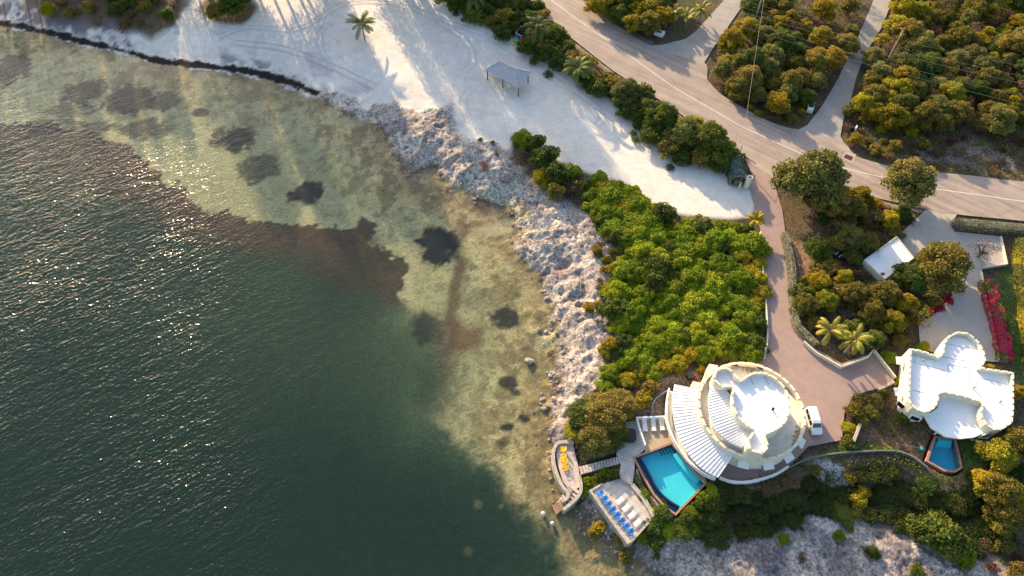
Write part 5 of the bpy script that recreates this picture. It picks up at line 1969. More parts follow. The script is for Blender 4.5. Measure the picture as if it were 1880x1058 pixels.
for i in range(3):
    tree_proto('green', 'l_dgreen', 3.2, 5.2, 24, 400, .155, 11 + i)
    tree_proto('olive', 'l_olive', 3.0, 5.0, 24, 350, .15, 21 + i)
    tree_proto('sage', 'l_sage', 3.1, 5.2, 26, 380, .15, 71 + i)
    tree_proto('ochre', 'l_ochre', 2.7, 4.8, 20, 400, .155, 31 + i)
    tree_proto('ygreen', 'l_ygreen', 2.7, 4.6, 20, 400, .15, 41 + i)
tree_proto('bare', 'l_brown', 2.6, 4.2, 14, 16, .12, 51)
tree_proto('bare', 'l_olive', 2.6, 4.2, 14, 28, .14, 52)
for i in range(3):
    rg = random.Random(60 + i)
    lob = []
    Hh = 21
    for k in range(34):
        z = Hh * (.22 + .76 * k / 34)
        q = 2.6 * (1 - .75 * k / 34) * rg.uniform(.4, 1)
        a = 2.4 * k
        lob.append((q * math.cos(a), q * math.sin(a), z, rg.uniform(.9, 1.5), 1.5))
    cr = leaf_mesh('crown', leaves(lob, 70, .24, 60 + i, aspect=.35), M['l_pine'])
    mb = MB().tube([(0, 0, -.3), (.1, 0, Hh * .5), (0, .1, Hh * .97)], [.35, .22, .05], 8)
    TREES.setdefault('pine', []).append((cr, mb.mesh('trunk', [M['bark']])))


def put_tree(key, x, y, s, label, group=None, name='broadleaf_tree', cat='tree', sz=None):
    cr, tk = VR.choice(TREES[key])
    t = thing(name, label, cat, (x, y, zat(x, y) - .05), group, VR.random() * 6.28)
    t.scale = (s, s, sz or s * VR.uniform(.85, 1.15))
    for n, me in (('crown', cr), ('trunk', tk)):
        o = bpy.data.objects.new(n, me)
        COL.objects.link(o)
        o.parent = t
    return t


def put_tree_px(key, px, s, label, group=None, z=6.0, **k):
    x, y = P(px[0], px[1], z)
    return put_tree(key, x, y, s, label, group, **k)


def tfill(polypx, spacing, seed, keys, s, labels, groups, z=5.5, holes=()):
    for x, y in inpoly_pts(PL(polypx, z), spacing, seed, holes=[PL(h_, z) for h_ in holes]):
        k = VR.choice(keys)
        put_tree(k, x, y, VR.uniform(*s), labels[k], groups[k])


# palms
def palm_meshes(seed, nf, L, material, droop=1.0, wid=.55):
    rg = random.Random(seed)
    mb, rs_ = MB(), MB()
    for k in range(nf):
        a = 2.399 * k + rg.uniform(-.25, .25)
        el = R(rg.uniform(-5, 62)) if k > nf * .25 else R(rg.uniform(45, 75))
        l = L * rg.uniform(.82, 1.08)
        ns = 18
        pts = []
        p = Vector((0, 0, 0))
        for i in range(ns + 1):
            pts.append(p.copy())
            e = el - droop * 1.35 * (i / ns) ** 1.3
            p += Vector((math.cos(a) * math.cos(e), math.sin(a) * math.cos(e), math.sin(e))) * (l / ns)
        rs_.tube(pts[::3], [.05 * (1 - i / 7.5) + .008 for i in range(len(pts[::3]))], 4)
        side = Vector((-math.sin(a), math.cos(a), 0))
        for i in range(2, ns):
            for h_ in (0, .5):
                t = (i + h_) / ns
                q = pts[i].lerp(pts[i + 1], h_)
                d = (pts[i + 1] - pts[i]).normalized()
                w_ = wid * L * .40 * math.sin(math.pi * min(1, .12 + .88 * t)) ** .7 + .08
                for sgn in (-1, 1):
                    tip = q + side * sgn * w_ * .78 + d * w_ * .62 + Vector((0, 0, -.35 * w_ + rg.uniform(-.05, .05)))
                    wv_ = d * .045
                    mid = q.lerp(tip, .5) + Vector((0, 0, .05))
                    mb.add([q - wv_, q + wv_, mid + wv_ * 1.1, tip, mid - wv_ * 1.1], [(0, 1, 2, 4), (4, 2, 3)])
    return mb, rs_


def make_palm(px, zc, h, nf, L, material, label, seed, droop=1.0, cat='palm', name='palm_tree', lean=(0.0, 0.0)):
    """crown centre at pixel px on level zc+h"""
    q = P(px[0], px[1], zc + h)
    base = Vector((q[0] + lean[0], q[1] + lean[1], zat(q[0] + lean[0], q[1] + lean[1]) - .1))
    t = thing(name, label, cat, base)
    top = Vector((q[0], q[1], zc + h))
    path = [base.lerp(top, k / 6) + Vector((0, 0, 0)) for k in range(7)]
    MB().tube(path, [.26, .2, .18, .17, .16, .15, .17], 10).build('trunk', M['palmbark'], t)
    mb, rs_ = palm_meshes(seed, nf, L, material, droop)
    sh_ = MB()
    sh_.v = [(v[0] + top.x, v[1] + top.y, v[2] + top.z) for v in mb.v]
    sh_.f, sh_.m = mb.f, mb.m
    cr = sh_.build('crown', M[material], t)
    s2 = MB()
    s2.v = [(v[0] + top.x, v[1] + top.y, v[2] + top.z) for v in rs_.v]
    s2.f, s2.m = rs_.f, rs_.m
    s2.build('frond_stem', M['twig' if material != 'l_palmy' else 'l_palmy'], cr)
    return t


make_palm((664, 44), 2.4, 5.0, 17, 4.4, 'l_palm', 'lone green coconut palm standing in the open sand of the beach', 3, .9)
make_palm((985, 52), 2.8, 5.5, 20, 4.6, 'l_palm', 'dark coconut palm leaning over the kayaks at the road hedge', 5, 1.25)
make_palm((1062, 126), 2.8, 5.2, 19, 4.4, 'l_palm', 'coconut palm at the sand edge beside the road hedge near the pavilion', 8, 1.2)
make_palm((868, -6), 2.8, 5.0, 16, 4.2, 'l_palm', 'dark coconut palm at the top of the beach hedge cut by the frame', 10, 1.2)
make_palm((1525, 607), 3.0, 4.6, 15, 3.0, 'l_palmg', 'bright green palm at the bend of the driveway wall, nearer the driveway', 12, .95)
make_palm((1570, 624), 3.0, 4.4, 16, 3.1, 'l_palmg', 'bright green palm above the courtyard wall, nearer the smaller castle', 14, .95)
make_palm((1237, 22), 2.9, 2.8, 12, 3.0, 'l_palmg', 'small palm at the lane corner nearest the ochre trees', 16, .9)
make_palm((1262, 32), 2.9, 2.8, 12, 3.0, 'l_palmg', 'small palm in the middle of the three lane corner palms', 18, .9)
make_palm((1288, 20), 2.9, 3.2, 13, 3.2, 'l_palmg', 'small palm of the three lane corner palms closest to the lane', 20, .9)
make_palm((1387, 404), 3.0, 2.2, 17, 2.1, 'l_palmy', 'golden yellow palm where the beach sand meets the brick driveway', 22, .7)

# ---- beach hedge along the road
HEDGE = [(810, -10), (975, -10), (1032, 62), (1052, 92), (1100, 128), (1135, 142), (1180, 172), (1225, 205), (1280, 238), (1330, 268), (1345, 290), (1325, 304), (1290, 303), (1250, 288), (1205, 262), (1180, 225), (1150, 203), (1118, 172), (1060, 138), (1010, 108), (950, 72), (880, 42)]
for (px, s, k) in [((1150, 172), 1.15, 'sage'), ((1215, 222), 1.1, 'green'), ((1255, 248), 1.2, 'sage'), ((1300, 262), 1.2, 'green'), ((1272, 232), 1.05, 'ygreen'), ((1322, 280), 1.0, 'green'), ((1185, 200), .95, 'green')]:
    put_tree_px(k, px, s, 'leafy tree in the hedge between the beach sand and the road bend', 'hedge trees between beach and road', z=5.5)
fill(HEDGE, 3.1, 1, ['dgreen', 'dgreen', 'dgreen', 'olive'], (1.0, 1.45), 'dark green hedge shrub between the beach sand and the road', 'hedge shrubs between beach and road', z=4.5, holes=[[(925, 45), (962, 45), (975, 70), (972, 95), (930, 95)]])
# ---- dark shrubs at the shore
for px, k, s, lb in [((958, 252), 'green', 1.15, 'round bright green shrub at the sandy tip of the shore scrub'), ((985, 262), 'dgreen', 1.0, 'dark green shrub beside the round bright one at the sandy tip'), ((1003, 290), 'dgreen', 1.45, 'large dark green shrub in the middle of the shore scrub'),
                     ((995, 325), 'ygreen', 1.3, 'yellow green shrub on the rock edge of the shore scrub'), ((1022, 322), 'dgreen', 1.35, 'dark shrub below the large one in the shore scrub'), ((1020, 355), 'olive', 1.0, 'olive shrub at the foot of the shore scrub above the pale rock'),
                     ((1052, 345), 'brown', 1.4, 'dry brown shrub in the bare patch of the shore scrub'), ((1050, 312), 'green', .9, 'small green shrub on the sand edge of the shore scrub'), ((960, 280), 'brown', .8, 'small dry shrub below the round bright green one')]:
    put_px(k, px, s, lb, None, 4.0)
# ---- green thicket
TH = [(1075, 330), (1105, 318), (1165, 355), (1200, 382), (1245, 400), (1310, 408), (1375, 412), (1392, 435), (1394, 500), (1398, 560), (1400, 635), (1380, 650), (1340, 648), (1280, 655), (1200, 688), (1150, 700), (1112, 722), (1112, 680), (1135, 630), (1135, 590), (1122, 560), (1128, 500), (1140, 450), (1110, 410), (1075, 380)]
HOLES = [[(1285, 458), (1350, 462), (1350, 478), (1290, 474)], [(1300, 572), (1345, 580), (1352, 612), (1310, 612), (1298, 600)], [(1255, 478), (1275, 490), (1270, 505), (1250, 495)]]
YB = [(1150, 700), (1165, 672), (1210, 640), (1270, 612), (1300, 615), (1340, 640), (1280, 662), (1200, 692)]
fill(TH, 1.95, 2, ['green'] * 7 + ['dgreen', 'ygreen'], (.5, 1.3), {'ygreen': 'yellowish shrub scattered in the thicket between rock shore and driveway', 'green': 'bright green sea grape shrub in the thicket between rock shore and driveway', 'dgreen': 'darker green shrub in the thicket between rock shore and driveway'},
     {'ygreen': 'yellowish shrubs of the thicket', 'green': 'bright green shrubs of the thicket', 'dgreen': 'darker shrubs of the thicket'}, z=4.5, holes=HOLES + [YB, [(1360, 455), (1402, 455), (1404, 560), (1380, 560)]])
fill(YB, 2.0, 3, ['ygreen', 'ygreen', 'green'], (.8, 1.05), {'ygreen': 'yellow green shrub in the lower band of the thicket above the castle garden', 'green': 'bright green shrub mixed into the yellow green band of the thicket'}, {'ygreen': 'yellow green shrubs of the lower thicket', 'green': 'green shrubs of the lower thicket'}, z=4.2)
fill([(1362, 458), (1400, 458), (1403, 560), (1382, 560)], 2.2, 4, ['ygreen'], (.8, 1.05), 'yellow green shrub of the thicket along the low driveway wall', 'yellow shrubs along the drive wall', z=4.2)
for px, k, s, lb in [((1312, 468), 'brown', .6, 'dry brown shrub in the upper gap of the green thicket'), ((1332, 600), 'ochre', .5, 'small golden shrub in the lower gap of the green thicket'), ((1345, 585), 'rust', .5, 'tiny rusty shrub on the east side of the thicket gap'), ((1262, 492), 'brown', .5, 'small dry shrub in the middle gap of the green thicket'), ((1320, 590), 'rust', .8, 'small rusty red shrub in the gap of the green thicket'), ((1120, 435), 'brown', .9, 'dry golden brown shrub at the upper rock edge of the thicket'), ((1140, 470), 'rust', .7, 'rusty shrub on the rock edge of the thicket'),
                     ((1118, 640), 'ochre', .8, 'golden orange shrub at the rock edge low in the thicket'), ((1110, 655), 'ochre', .6, 'small golden shrub beside the orange one at the rock edge'), ((1095, 465), 'olive', .6, 'small green shrub alone on the pale rock by the thicket'), ((1110, 480), 'ygreen', .6, 'yellow green shrub alone on the pale rock by the thicket'),
                     ((1118, 500), 'ochre', .55, 'small ochre shrub on the rock beside the thicket'), ((1080, 568), 'ochre', .6, 'small yellow shrub alone on the middle of the pale rock'), ((1097, 562), 'ygreen', .5, 'small green shrub next to the yellow one on the pale rock'), ((1112, 535), 'ygreen', .7, 'green shrub spilling from the thicket onto the rock'), ((1100, 520), 'brown', .5, 'small dry shrub on the rock under the red puddle')]:
    put_px(k, px, s, lb, None, 2.6)
fill([(1082, 425), (1122, 445), (1128, 500), (1118, 560), (1130, 620), (1110, 690), (1092, 640), (1098, 560), (1092, 490)], 2.2, 41, ['ygreen', 'olive', 'ochre', 'twigs', 'brown'], (.22, .5), {k: 'small %s shrub scattered on the rock edge of the thicket' % w_ for k, w_ in (('ygreen', 'yellow green'), ('olive', 'olive'), ('ochre', 'golden'), ('twigs', 'bare twiggy'), ('brown', 'dry brown'))},
     {k: 'rock edge shrubs, ' + k for k in ('ygreen', 'olive', 'ochre', 'twigs', 'brown')}, z=2.6)
# ---- castle front garden
for px, k, s, lb in [((1180, 735), 'ochre', .8, 'round olive gold shrub in the castle flower bed'), ((1196, 712), 'olive', .75, 'olive shrub behind the pink flowers of the castle bed'), ((1163, 708), 'brown', .65, 'greyish dry shrub at the top of the castle flower bed'), ((1208, 708), 'red', .35, 'small pink flowering plant in the castle flower bed'), ((1215, 705), 'red', .25, 'tiny pink flowering plant closest to the porch roof'), ((1278, 690), 'red', .3, 'small pink flowering plant beside the black bin'),
                     ((1288, 678), 'ochre', .45, 'small ochre shrub beside the stepped castle wall'), ((1160, 745), 'ygreen', .7, 'yellow green shrub at the left end of the castle flower bed')]:
    put_px(k, px, s, lb, None, 3.6)
# ---- olive trees above the sea deck
for px, k, s, lb in [((1112, 760), 'olive', 1.30, 'large olive green tree above the sea deck walkway'), ((1075, 762), 'green', 0.98, 'green tree at the shore end of the olive clump'), ((1060, 785), 'ygreen', 0.78, 'yellowish tree at the rock edge of the olive clump'), ((1092, 800), 'olive', 1.04, 'olive tree overhanging the stepped walkway'), ((1138, 742), 'olive', 0.91, 'olive tree beside the castle flower bed'), ((1125, 795), 'green', 0.8, 'green tree beside the hot tub patio')]:
    put_tree_px(k, px, s, lb, None, z=4.0, sz=s * .55)
# low greens round decks
for poly, lb, gp, keys, sp_, s in [([(1068, 874), (1136, 854), (1138, 872), (1100, 888), (1082, 898), (1070, 906)], 'low green shrub in the shady bed between walkway and sun deck', 'shrubs below the walkway', ['green', 'dgreen'], 1.4, (.35, .5)),
                                   ([(1168, 880), (1180, 905), (1205, 935), (1225, 945), (1205, 955), (1180, 905)], 'green shrub between the sun deck and the pool wall', 'shrubs between sun deck and pool', ['green'], 1.4, (.4, .55)),
                                   ([(1200, 938), (1235, 948), (1238, 975), (1205, 992), (1172, 990), (1185, 965)], 'bright green shrub on the bank below the pool corner', 'shrubs on the bank below the pool', ['green', 'green', 'dgreen'], 1.7, (.6, .85)),
                                   ([(1302, 898), (1325, 905), (1275, 968), (1245, 972), (1246, 956)], 'dense clipped green shrub on the bank right of the pool', 'clipped shrubs beside the pool', ['green', 'dgreen'], 1.3, (.45, .6))]:
    fill(poly, sp_, 11, keys, s, lb, gp, z=2.9, sz=.5)
for px, k, s, lb in [((1100, 965), 'ochre', .55, 'small yellow shrub on the rock under the sun deck'), ((1092, 975), 'olive', .45, 'small olive shrub low on the rock under the sun deck'), ((1140, 985), 'ochre', .5, 'small yellow shrub at the seaward corner of the sun deck'), ((1150, 1015), 'olive', .5, 'sparse shrub at the water edge below the sun deck')]:
    put_px(k, px, s, lb, None, 2.0)
# ---- slope under the castles
SL = [(1310, 900), (1380, 905), (1450, 878), (1520, 855), (1640, 852), (1695, 880), (1770, 886), (1830, 850), (1880, 860), (1880, 1000), (1810, 1010), (1700, 965), (1600, 945), (1500, 935), (1430, 955), (1380, 990), (1290, 978), (1255, 975)]
fill(SL, 1.9, 12, ['slope'] * 9 + ['olive', 'dgreen', 'brown', 'twigs'], (.5, 1.0), {'slope': 'green shrub with shade darkened leaf colour on the slope below the castles', 'olive': 'olive shrub on the shaded slope below the castles', 'dgreen': 'mid green shrub on the shaded slope below the castles', 'brown': 'dry brown shrub on the shaded slope below the castles', 'twigs': 'bare twiggy shrub on the shaded slope below the castles'},
     {'slope': 'shade darkened shrubs on the slope', 'olive': 'olive shrubs on the slope', 'dgreen': 'green shrubs on the slope', 'brown': 'dry shrubs on the slope', 'twigs': 'bare shrubs on the slope'}, sz=.5, z=3.2, holes=[[(1515, 848), (1562, 848), (1568, 900), (1522, 902)]])
for px, k, s, lb in [((1582, 912), 'ygreen', .9, 'sunlit yellow green shrub alone on the dark slope'), ((1590, 898), 'ochre', .6, 'small golden shrub on top of the dark slope'), ((1735, 985), 'dgreen', 1.7, 'large dark green dome shrub on the white rock at the foot of the slope'), ((1700, 975), 'dgreen', 1.2, 'dark shrub left of the large dome shrub on the white rock'), ((1765, 1005), 'green', 1.1, 'green shrub at the right foot of the large dome shrub'),
                     ((1445, 985), 'green', .4, 'small green shrub on the white rock below the slope'), ((1550, 978), 'green', .4, 'small green tuft on the white rock middle of the slope foot'), ((1610, 1010), 'dgreen', .5, 'dark tuft on the white rock near the frame foot'), ((1480, 1020), 'brown', .5, 'dry tuft on the white rock near the frame foot'), ((1690, 1048), 'dgreen', .6, 'dark tuft at the very foot of the white rock')]:
    put_px(k, px, s, lb, None, 2.6)
fill([(1780, 1000), (1880, 985), (1890, 1060), (1830, 1040)], 2.4, 13, ['brown', 'rust', 'olive'], (.6, .9), 'dry reddish brown shrub in the lower corner by the white rock', 'dry shrubs in the lower corner', z=2.4)
for px, k, s, lb in [((1835, 835), 'ygreen', 1.0, 'yellow green tree behind the smaller castle at the slope top'), ((1865, 815), 'olive', 1.0, 'olive tree at the frame edge behind the smaller castle'), ((1838, 895), 'olive', 1.0, 'dark olive tree on the slope below the yellow green one'), ((1868, 900), 'ochre', .9, 'golden tree at the frame edge on the slope'), ((1812, 880), 'ygreen', .7, 'pale green tree on the slope near the stepping stones'), ((1860, 940), 'olive', .9, 'olive tree low on the slope at the frame edge')]:
    put_tree_px(k, px, s, lb, None, z=5.0)
# ---- courtyard hedge bushes
for px, k, s in [((1588, 735), 'olive', .75), ((1610, 735), 'olive', .7), ((1570, 755), 'olive', .75), ((1562, 785), 'ygreen', .7), ((1560, 810), 'olive', .6), ((1600, 755), 'olive', .7), ((1628, 722), 'olive', .5), ((1585, 770), 'olive', .6)]:
    put_px(k, px, s, 'leafy olive shrub in the hedge at the courtyard edge behind the van', 'courtyard hedge shrubs', 4.0)
# ---- garden between driveway and gravel drive
for px, k, s, lb in [((1482, 352), 'sage', 2.1, 'biggest round grey green tree at the corner of driveway and road'), ((1520, 378), 'olive', 1.35, 'browner tree behind the biggest grey green tree'), ((1660, 350), 'sage', 1.55, 'leggy grey green tree beside the gravel drive mouth'), ((1580, 362), 'ochre', .85, 'small golden tree by the road in the garden'), ((1612, 372), 'ochre', .5, 'smaller golden tree next to the leggy tree'),
                     ((1722, 498), 'olive', 1.75, 'big dark olive tree in the gravel drive bend'), ((1668, 515), 'green', 1.0, 'green tree between the white shed and the big olive tree'), ((1595, 445), 'olive', .7, 'olive tree behind the white shed'), ((1505, 515), 'ochre', .75, 'ochre tree along the silver hedge'), ((1520, 550), 'ygreen', .8, 'yellow green tree along the silver hedge'), ((1570, 540), 'olive', .8, 'olive tree in the middle of the garden'), ((1640, 590), 'ochre', .9, 'golden tree above the smaller castle roof'), ((1600, 570), 'olive', .8, 'dark olive tree beside the golden garden tree'), ((1690, 580), 'bare', .9, 'bare reddish tree beside the golden garden tree'),
                     ((1806, 460), 'bare', 1.0, 'nearly leafless tree at the small parking bay'), ((1545, 420), 'bare', 1.0, 'leafless brown tree in the garden near the dinghy'), ((1560, 605), 'green', .6, 'green tree behind the courtyard palms'), ((1610, 620), 'green', .6, 'green tree at the courtyard wall corner')]:
    put_tree_px(k, px, s, lb, None, z=5.0)
for px, k, s, lb in [((1562, 392), 'olive', .95, 'olive tree beside the biggest grey green tree, towards the shed'), ((1600, 400), 'bare', 1.0, 'thin reddish tree between the road trees and the white shed'), ((1560, 440), 'sage', .85, 'grey green tree just above the black dinghy'), ((1632, 405), 'ygreen', .7, 'small yellow green tree by the top corner of the white shed'), ((1500, 460), 'green', .75, 'dark green tree left of the black dinghy'), ((1480, 560), 'olive', .8, 'olive tree at the low bend of the silver hedge'), ((1550, 510), 'ygreen', .7, 'yellow green tree below the black dinghy'), ((1620, 545), 'olive', .9, 'olive tree below the white shed'), ((1660, 560), 'ochre', .75, 'small golden tree between the white shed and the gravel bend')]:
    put_tree_px(k, px, s, lb, None, z=4.5)
for px, s in (((1590, 388), 1.0), ((1612, 402), 1.0), ((1578, 412), .9), ((1625, 390), .8)):
    put_px('rust', px, s, 'rusty red shrub in the patch between the road trees and the white shed', 'rusty shrubs above the white shed', 3.6)
fill([(1500, 380), (1560, 355), (1640, 380), (1680, 395), (1640, 430), (1570, 470), (1590, 520), (1640, 530), (1740, 560), (1680, 585), (1640, 640), (1560, 610), (1490, 605), (1455, 520), (1490, 500), (1530, 440)], 2.0, 14, ['twigs', 'twigs', 'rust', 'olive', 'olive', 'brown', 'dgreen'], (.6, 1.05),
     {'twigs': 'bare twiggy shrub in the garden undergrowth round the white shed', 'rust': 'rusty red shrub in the garden undergrowth round the white shed', 'olive': 'olive shrub in the garden undergrowth round the white shed', 'brown': 'dry brown shrub in the garden undergrowth round the white shed', 'dgreen': 'dark green shrub in the garden undergrowth round the white shed'},
     {k: 'garden undergrowth, ' + k for k in ('twigs', 'rust', 'olive', 'brown', 'dgreen')}, z=3.6, holes=[[(1520, 455), (1555, 455), (1555, 490), (1520, 490)], [(1590, 440), (1690, 440), (1690, 520), (1590, 520)]])
for px, s in [((1705, 572), .8), ((1725, 565), .8), ((1742, 552), .7), ((1690, 580), .6)]:
    put_px('red', px, s, 'dark red flowering shrub under the big olive tree at the gravel bend', 'red shrubs under the olive tree', 3.2)
for px, k, s, lb in [((1700, 632), 'ygreen', .55, 'yellow green shrub in the corner of the smaller castle tower'), ((1690, 640), 'green', .5, 'green shrub beside the tower corner of the smaller castle'), ((1635, 655), 'green', .7, 'green shrub at the left wall of the smaller castle'), ((1655, 697), 'ygreen', .45, 'bright leafy plant against the left wall of the smaller castle'), ((1825, 672), 'ygreen', .4, 'small yellow plant at the right wall of the smaller castle'), ((1660, 765), 'dgreen', .5, 'dark shrub under the corner windows of the smaller castle'), ((1872, 720), 'ochre', .7, 'golden shrub right of the smaller castle')]:
    put_px(k, px, s, lb, None, 3.8)


# ---- clipped hedges: one long leafy body each
def hedge(path, w, h, material, label, seed, size=.12, dens=55, cat='hedge', name='hedge', mix=None, z0=2.9):
    rg = np.random.default_rng(seed)
    L = [0]
    for i in range(len(path) - 1):
        L.append(L[-1] + math.dist(path[i], path[i + 1]))
    ln = L[-1]
    n = int(ln * (w + 2 * h) * dens)
    t = rg.random(n) * ln
    i = np.clip(np.searchsorted(L, t) - 1, 0, len(path) - 2)
    Pp = np.array(path)
    La = np.array(L)
    u = (t - La[i]) / (La[i + 1] - La[i])
    c = Pp[i] * (1 - u)[:, None] + Pp[i + 1] * u[:, None]
    d = Pp[i + 1] - Pp[i]
    d /= np.linalg.norm(d, axis=1)[:, None]
    nr = np.stack([-d[:, 1], d[:, 0]], 1)
    s = rg.random(n) * (w + 2 * h)
    off = np.where(s < h, -w / 2, np.where(s > h + w, w / 2, s - h - w / 2))
    z = np.where(s < h, s, np.where(s > h + w, w + 2 * h - s, h))
    lump = (fbm(c[:, 0] + off * nr[:, 0], c[:, 1] + off * nr[:, 1] + z, 1.2, 3, seed) - .5) * (1.5 if material == 'l_red' else .7)
    edge = np.minimum(1, 1.0 - .25 * (np.abs(off) / (w / 2)) ** 4 * (z / h) ** 4)
    p = np.stack([c[:, 0] + nr[:, 0] * (off * (1 + lump * .5) * edge), c[:, 1] + nr[:, 1] * (off * (1 + lump * .5) * edge), z0 + z * edge * (1 + lump * .5)], 1)
    nn = np.stack([nr[:, 0] * np.sign(off) * (z < h), nr[:, 1] * np.sign(off) * (z < h), (z >= h) * 1.0], 1) + rg.normal(size=(n, 3)) * .5
    nn /= np.linalg.norm(nn, axis=1)[:, None] + 1e-6
    a = np.cross(nn, rg.normal(size=(n, 3)))
    a /= np.linalg.norm(a, axis=1)[:, None]
    b = np.cross(nn, a)
    sz = size * rg.uniform(.6, 1.4, n)[:, None]
    q = np.stack([p - a * sz, p + b * sz * .6, p + a * sz, p - b * sz * .6], 1)
    mean = p.mean(0)
    mean[2] = z0
    q = (q - mean).reshape(-1, 3)
    me = leaf_mesh(name, q, M[material])
    if mix:
        me.materials.append(M[mix[0]])
        pn = fbm(p[:, 0], p[:, 1] + p[:, 2], 1.6, 3, seed + 5)
        me.polygons.foreach_set('material_index', ((pn + rg.normal(size=n) * .08) < mix[1]).astype(np.int32))
        me.update()
    core = MB().ribbon(path, w * .45, z0, z0 + h * .62)
    o = bpy.data.objects.new(name, me)
    COL.objects.link(o)
    o.location = mean
    tag(o, label, cat)
    core.build('branch_core', M['twig'] if material == 'l_teal' else M['bark'], o)
    return o


hedge(spline(PL([(1441, 425), (1449, 455), (1455, 495), (1457, 535), (1464, 590), (1480, 612), (1500, 632)], 4.0)), 1.5, 1.3, 'l_grey', 'long silver green clipped hedge along the brick driveway', 1)
hedge(spline(PL([(1756, 404), (1800, 408), (1880, 414), (1960, 424)], 5.0)), 2.2, 1.9, 'l_grey', 'thick silver green clipped hedge along the road by the gravel drive', 2)
hedge(spline(PL([(1817, 513), (1827, 548), (1837, 585), (1846, 620), (1851, 658)], 4.6)), 2.6, 1.7, 'l_red', 'crimson bougainvillea hedge along the gravel drive', 3, .11, 80, mix=('l_dgreen', .43))
hedge(spline(PL([(1886, 436), (1888, 490), (1896, 545), (1900, 600), (1908, 660)], 5.0)), 3.2, 2.2, 'l_dgreen', 'loose flowering green hedge at the right frame edge beyond the lawn', 4, .14, 50, mix=('l_ygreen', .42))
# vine covered gateway
vin = hedge(spline(PL([(1348, 287), (1352, 300), (1354, 312), (1357, 328)], 5.2)), 3.0, 2.6, 'l_teal', 'grey green vine smothered gateway at the mouth of the driveway', 6, .15, 130, 'gateway', 'vine_gateway')
MB().box((*P(1357, 344, 3.0), 3.6), (.3, .9, 1.4), R(-30)).build('gate_pillar', M['greenwall'], vin)

# ---- upper left scrub
fill([(50, -20), (100, 15), (150, 30), (215, 42), (270, 55), (310, 45), (330, 5), (330, -20)], 3.6, 21, ['olive', 'brown', 'olive', 'dgreen', 'twigs'], (.9, 1.3), {k: l for k, l in (('olive', 'olive scrub bush at the top left of the beach'), ('brown', 'dry brown scrub bush at the top left of the beach'), ('dgreen', 'dark green scrub bush at the top left of the beach'), ('twigs', 'bare grey scrub bush at the top left of the beach'))},
     {k: 'beach scrub, ' + k for k in ('olive', 'brown', 'dgreen', 'twigs')}, z=3.5)
for px, k, s, lb in [((430, 8), 'green', 1.25, 'dark green dome tree at the top of the beach'), ((395, 18), 'olive', .9, 'olive tree beside the dome tree at the top of the beach'), ((80, 3), 'ygreen', .8, 'yellowish tree at the far left of the beach scrub')]:
    put_tree_px(k, px, s, lb, None, z=5.5)
for px, k, s, lb in [((882, 262), 'olive', .3, 'tiny green tuft in the sand above the shore rocks'), ((905, 268), 'olive', .25, 'tiny grassy tuft in the sand beside the shore scrub'), ((912, 288), 'ochre', .25, 'tiny yellow tuft on the rock beside the shore scrub')]:
    put_px(k, px, s, lb, None, 2.2)

# ---- woods beyond the road
KL = {'sage': 'grey green', 'green': 'dark green', 'olive': 'olive', 'ochre': 'golden ochre', 'ygreen': 'yellow green', 'bare': 'nearly leafless'}


def wood_labels(place):
    return {k: f'{v} tree in the woods {place}' for k, v in KL.items()}, {k: f'{v} trees {place}' for k, v in KL.items()}


E_ = [(1080, -20), (1230, -20), (1225, 10), (1225, 50), (1180, 55), (1140, 38), (1100, 12)]
l_, g_ = wood_labels('above the road left of the lane')
tfill(E_, 3.5, 31, ['ochre', 'olive', 'green'], (.9, 1.2), l_, g_)
F_ = [(1325, 60), (1345, 50), (1375, 5), (1390, -20), (1590, -20), (1555, 80), (1525, 140), (1490, 180), (1430, 190), (1360, 165), (1320, 130)]
l_, g_ = wood_labels('between the lane and the side track')
tfill(F_, 3.3, 32, ['olive', 'olive', 'sage', 'green', 'ochre', 'bare'], (.6, 1.15), l_, g_, holes=[[(1320, 20), (1400, 20), (1400, 110), (1310, 120)], [(1460, -20), (1560, -20), (1550, 95), (1470, 95)]])
for px, s, lb in [((1345, 75), 1.25, 'large golden ochre tree at the lane corner of the wedge'), ((1372, 52), 1.1, 'golden ochre tree at the foot of the tall pole'), ((1335, 105), .7, 'small golden tree below the large ochre one at the lane'), ((1515, 15), 1.2, 'large golden tree at the top of the wedge by the track'), ((1510, 65), 1.15, 'large golden tree in the middle of the wedge by the track'), ((1480, 40), .8, 'smaller golden tree between the two large ones of the wedge')]:
    put_tree_px('ochre', px, s, lb, None, z=6)
fill([(1310, 150), (1340, 185), (1400, 215), (1450, 230), (1475, 225), (1500, 195), (1440, 200), (1370, 185), (1330, 160)], 2.6, 33, ['brown', 'olive', 'ochre', 'brown'], (.35, .6), 'low dry bush on the roadside point between lane and track', 'dry bushes on the roadside point', z=3.2)
G_ = [(1650, -20), (1960, -20), (1960, 215), (1860, 235), (1760, 225), (1680, 225), (1600, 215), (1580, 190), (1605, 100), (1630, 40)]
l_, g_ = wood_labels('right of the side track')
tfill(G_, 3.3, 34, ['olive', 'olive', 'sage', 'sage', 'ygreen', 'green', 'ochre', 'bare'], (.6, 1.2), l_, g_)
fill([(1555, 205), (1600, 225), (1680, 240), (1700, 275), (1640, 292), (1580, 275), (1552, 250)], 2.8, 35, ['ochre', 'brown', 'olive', 'ygreen'], (.5, .9), {'ochre': 'golden bush at the roadside corner right of the side track', 'brown': 'dry bush at the roadside corner right of the side track', 'olive': 'olive bush at the roadside corner right of the side track', 'ygreen': 'yellow green bush at the roadside corner right of the side track'},
     {k: 'corner bushes, ' + k for k in ('ochre', 'brown', 'olive', 'ygreen')}, z=3.4, holes=[[(1555, 230), (1575, 230), (1575, 250), (1555, 250)]])
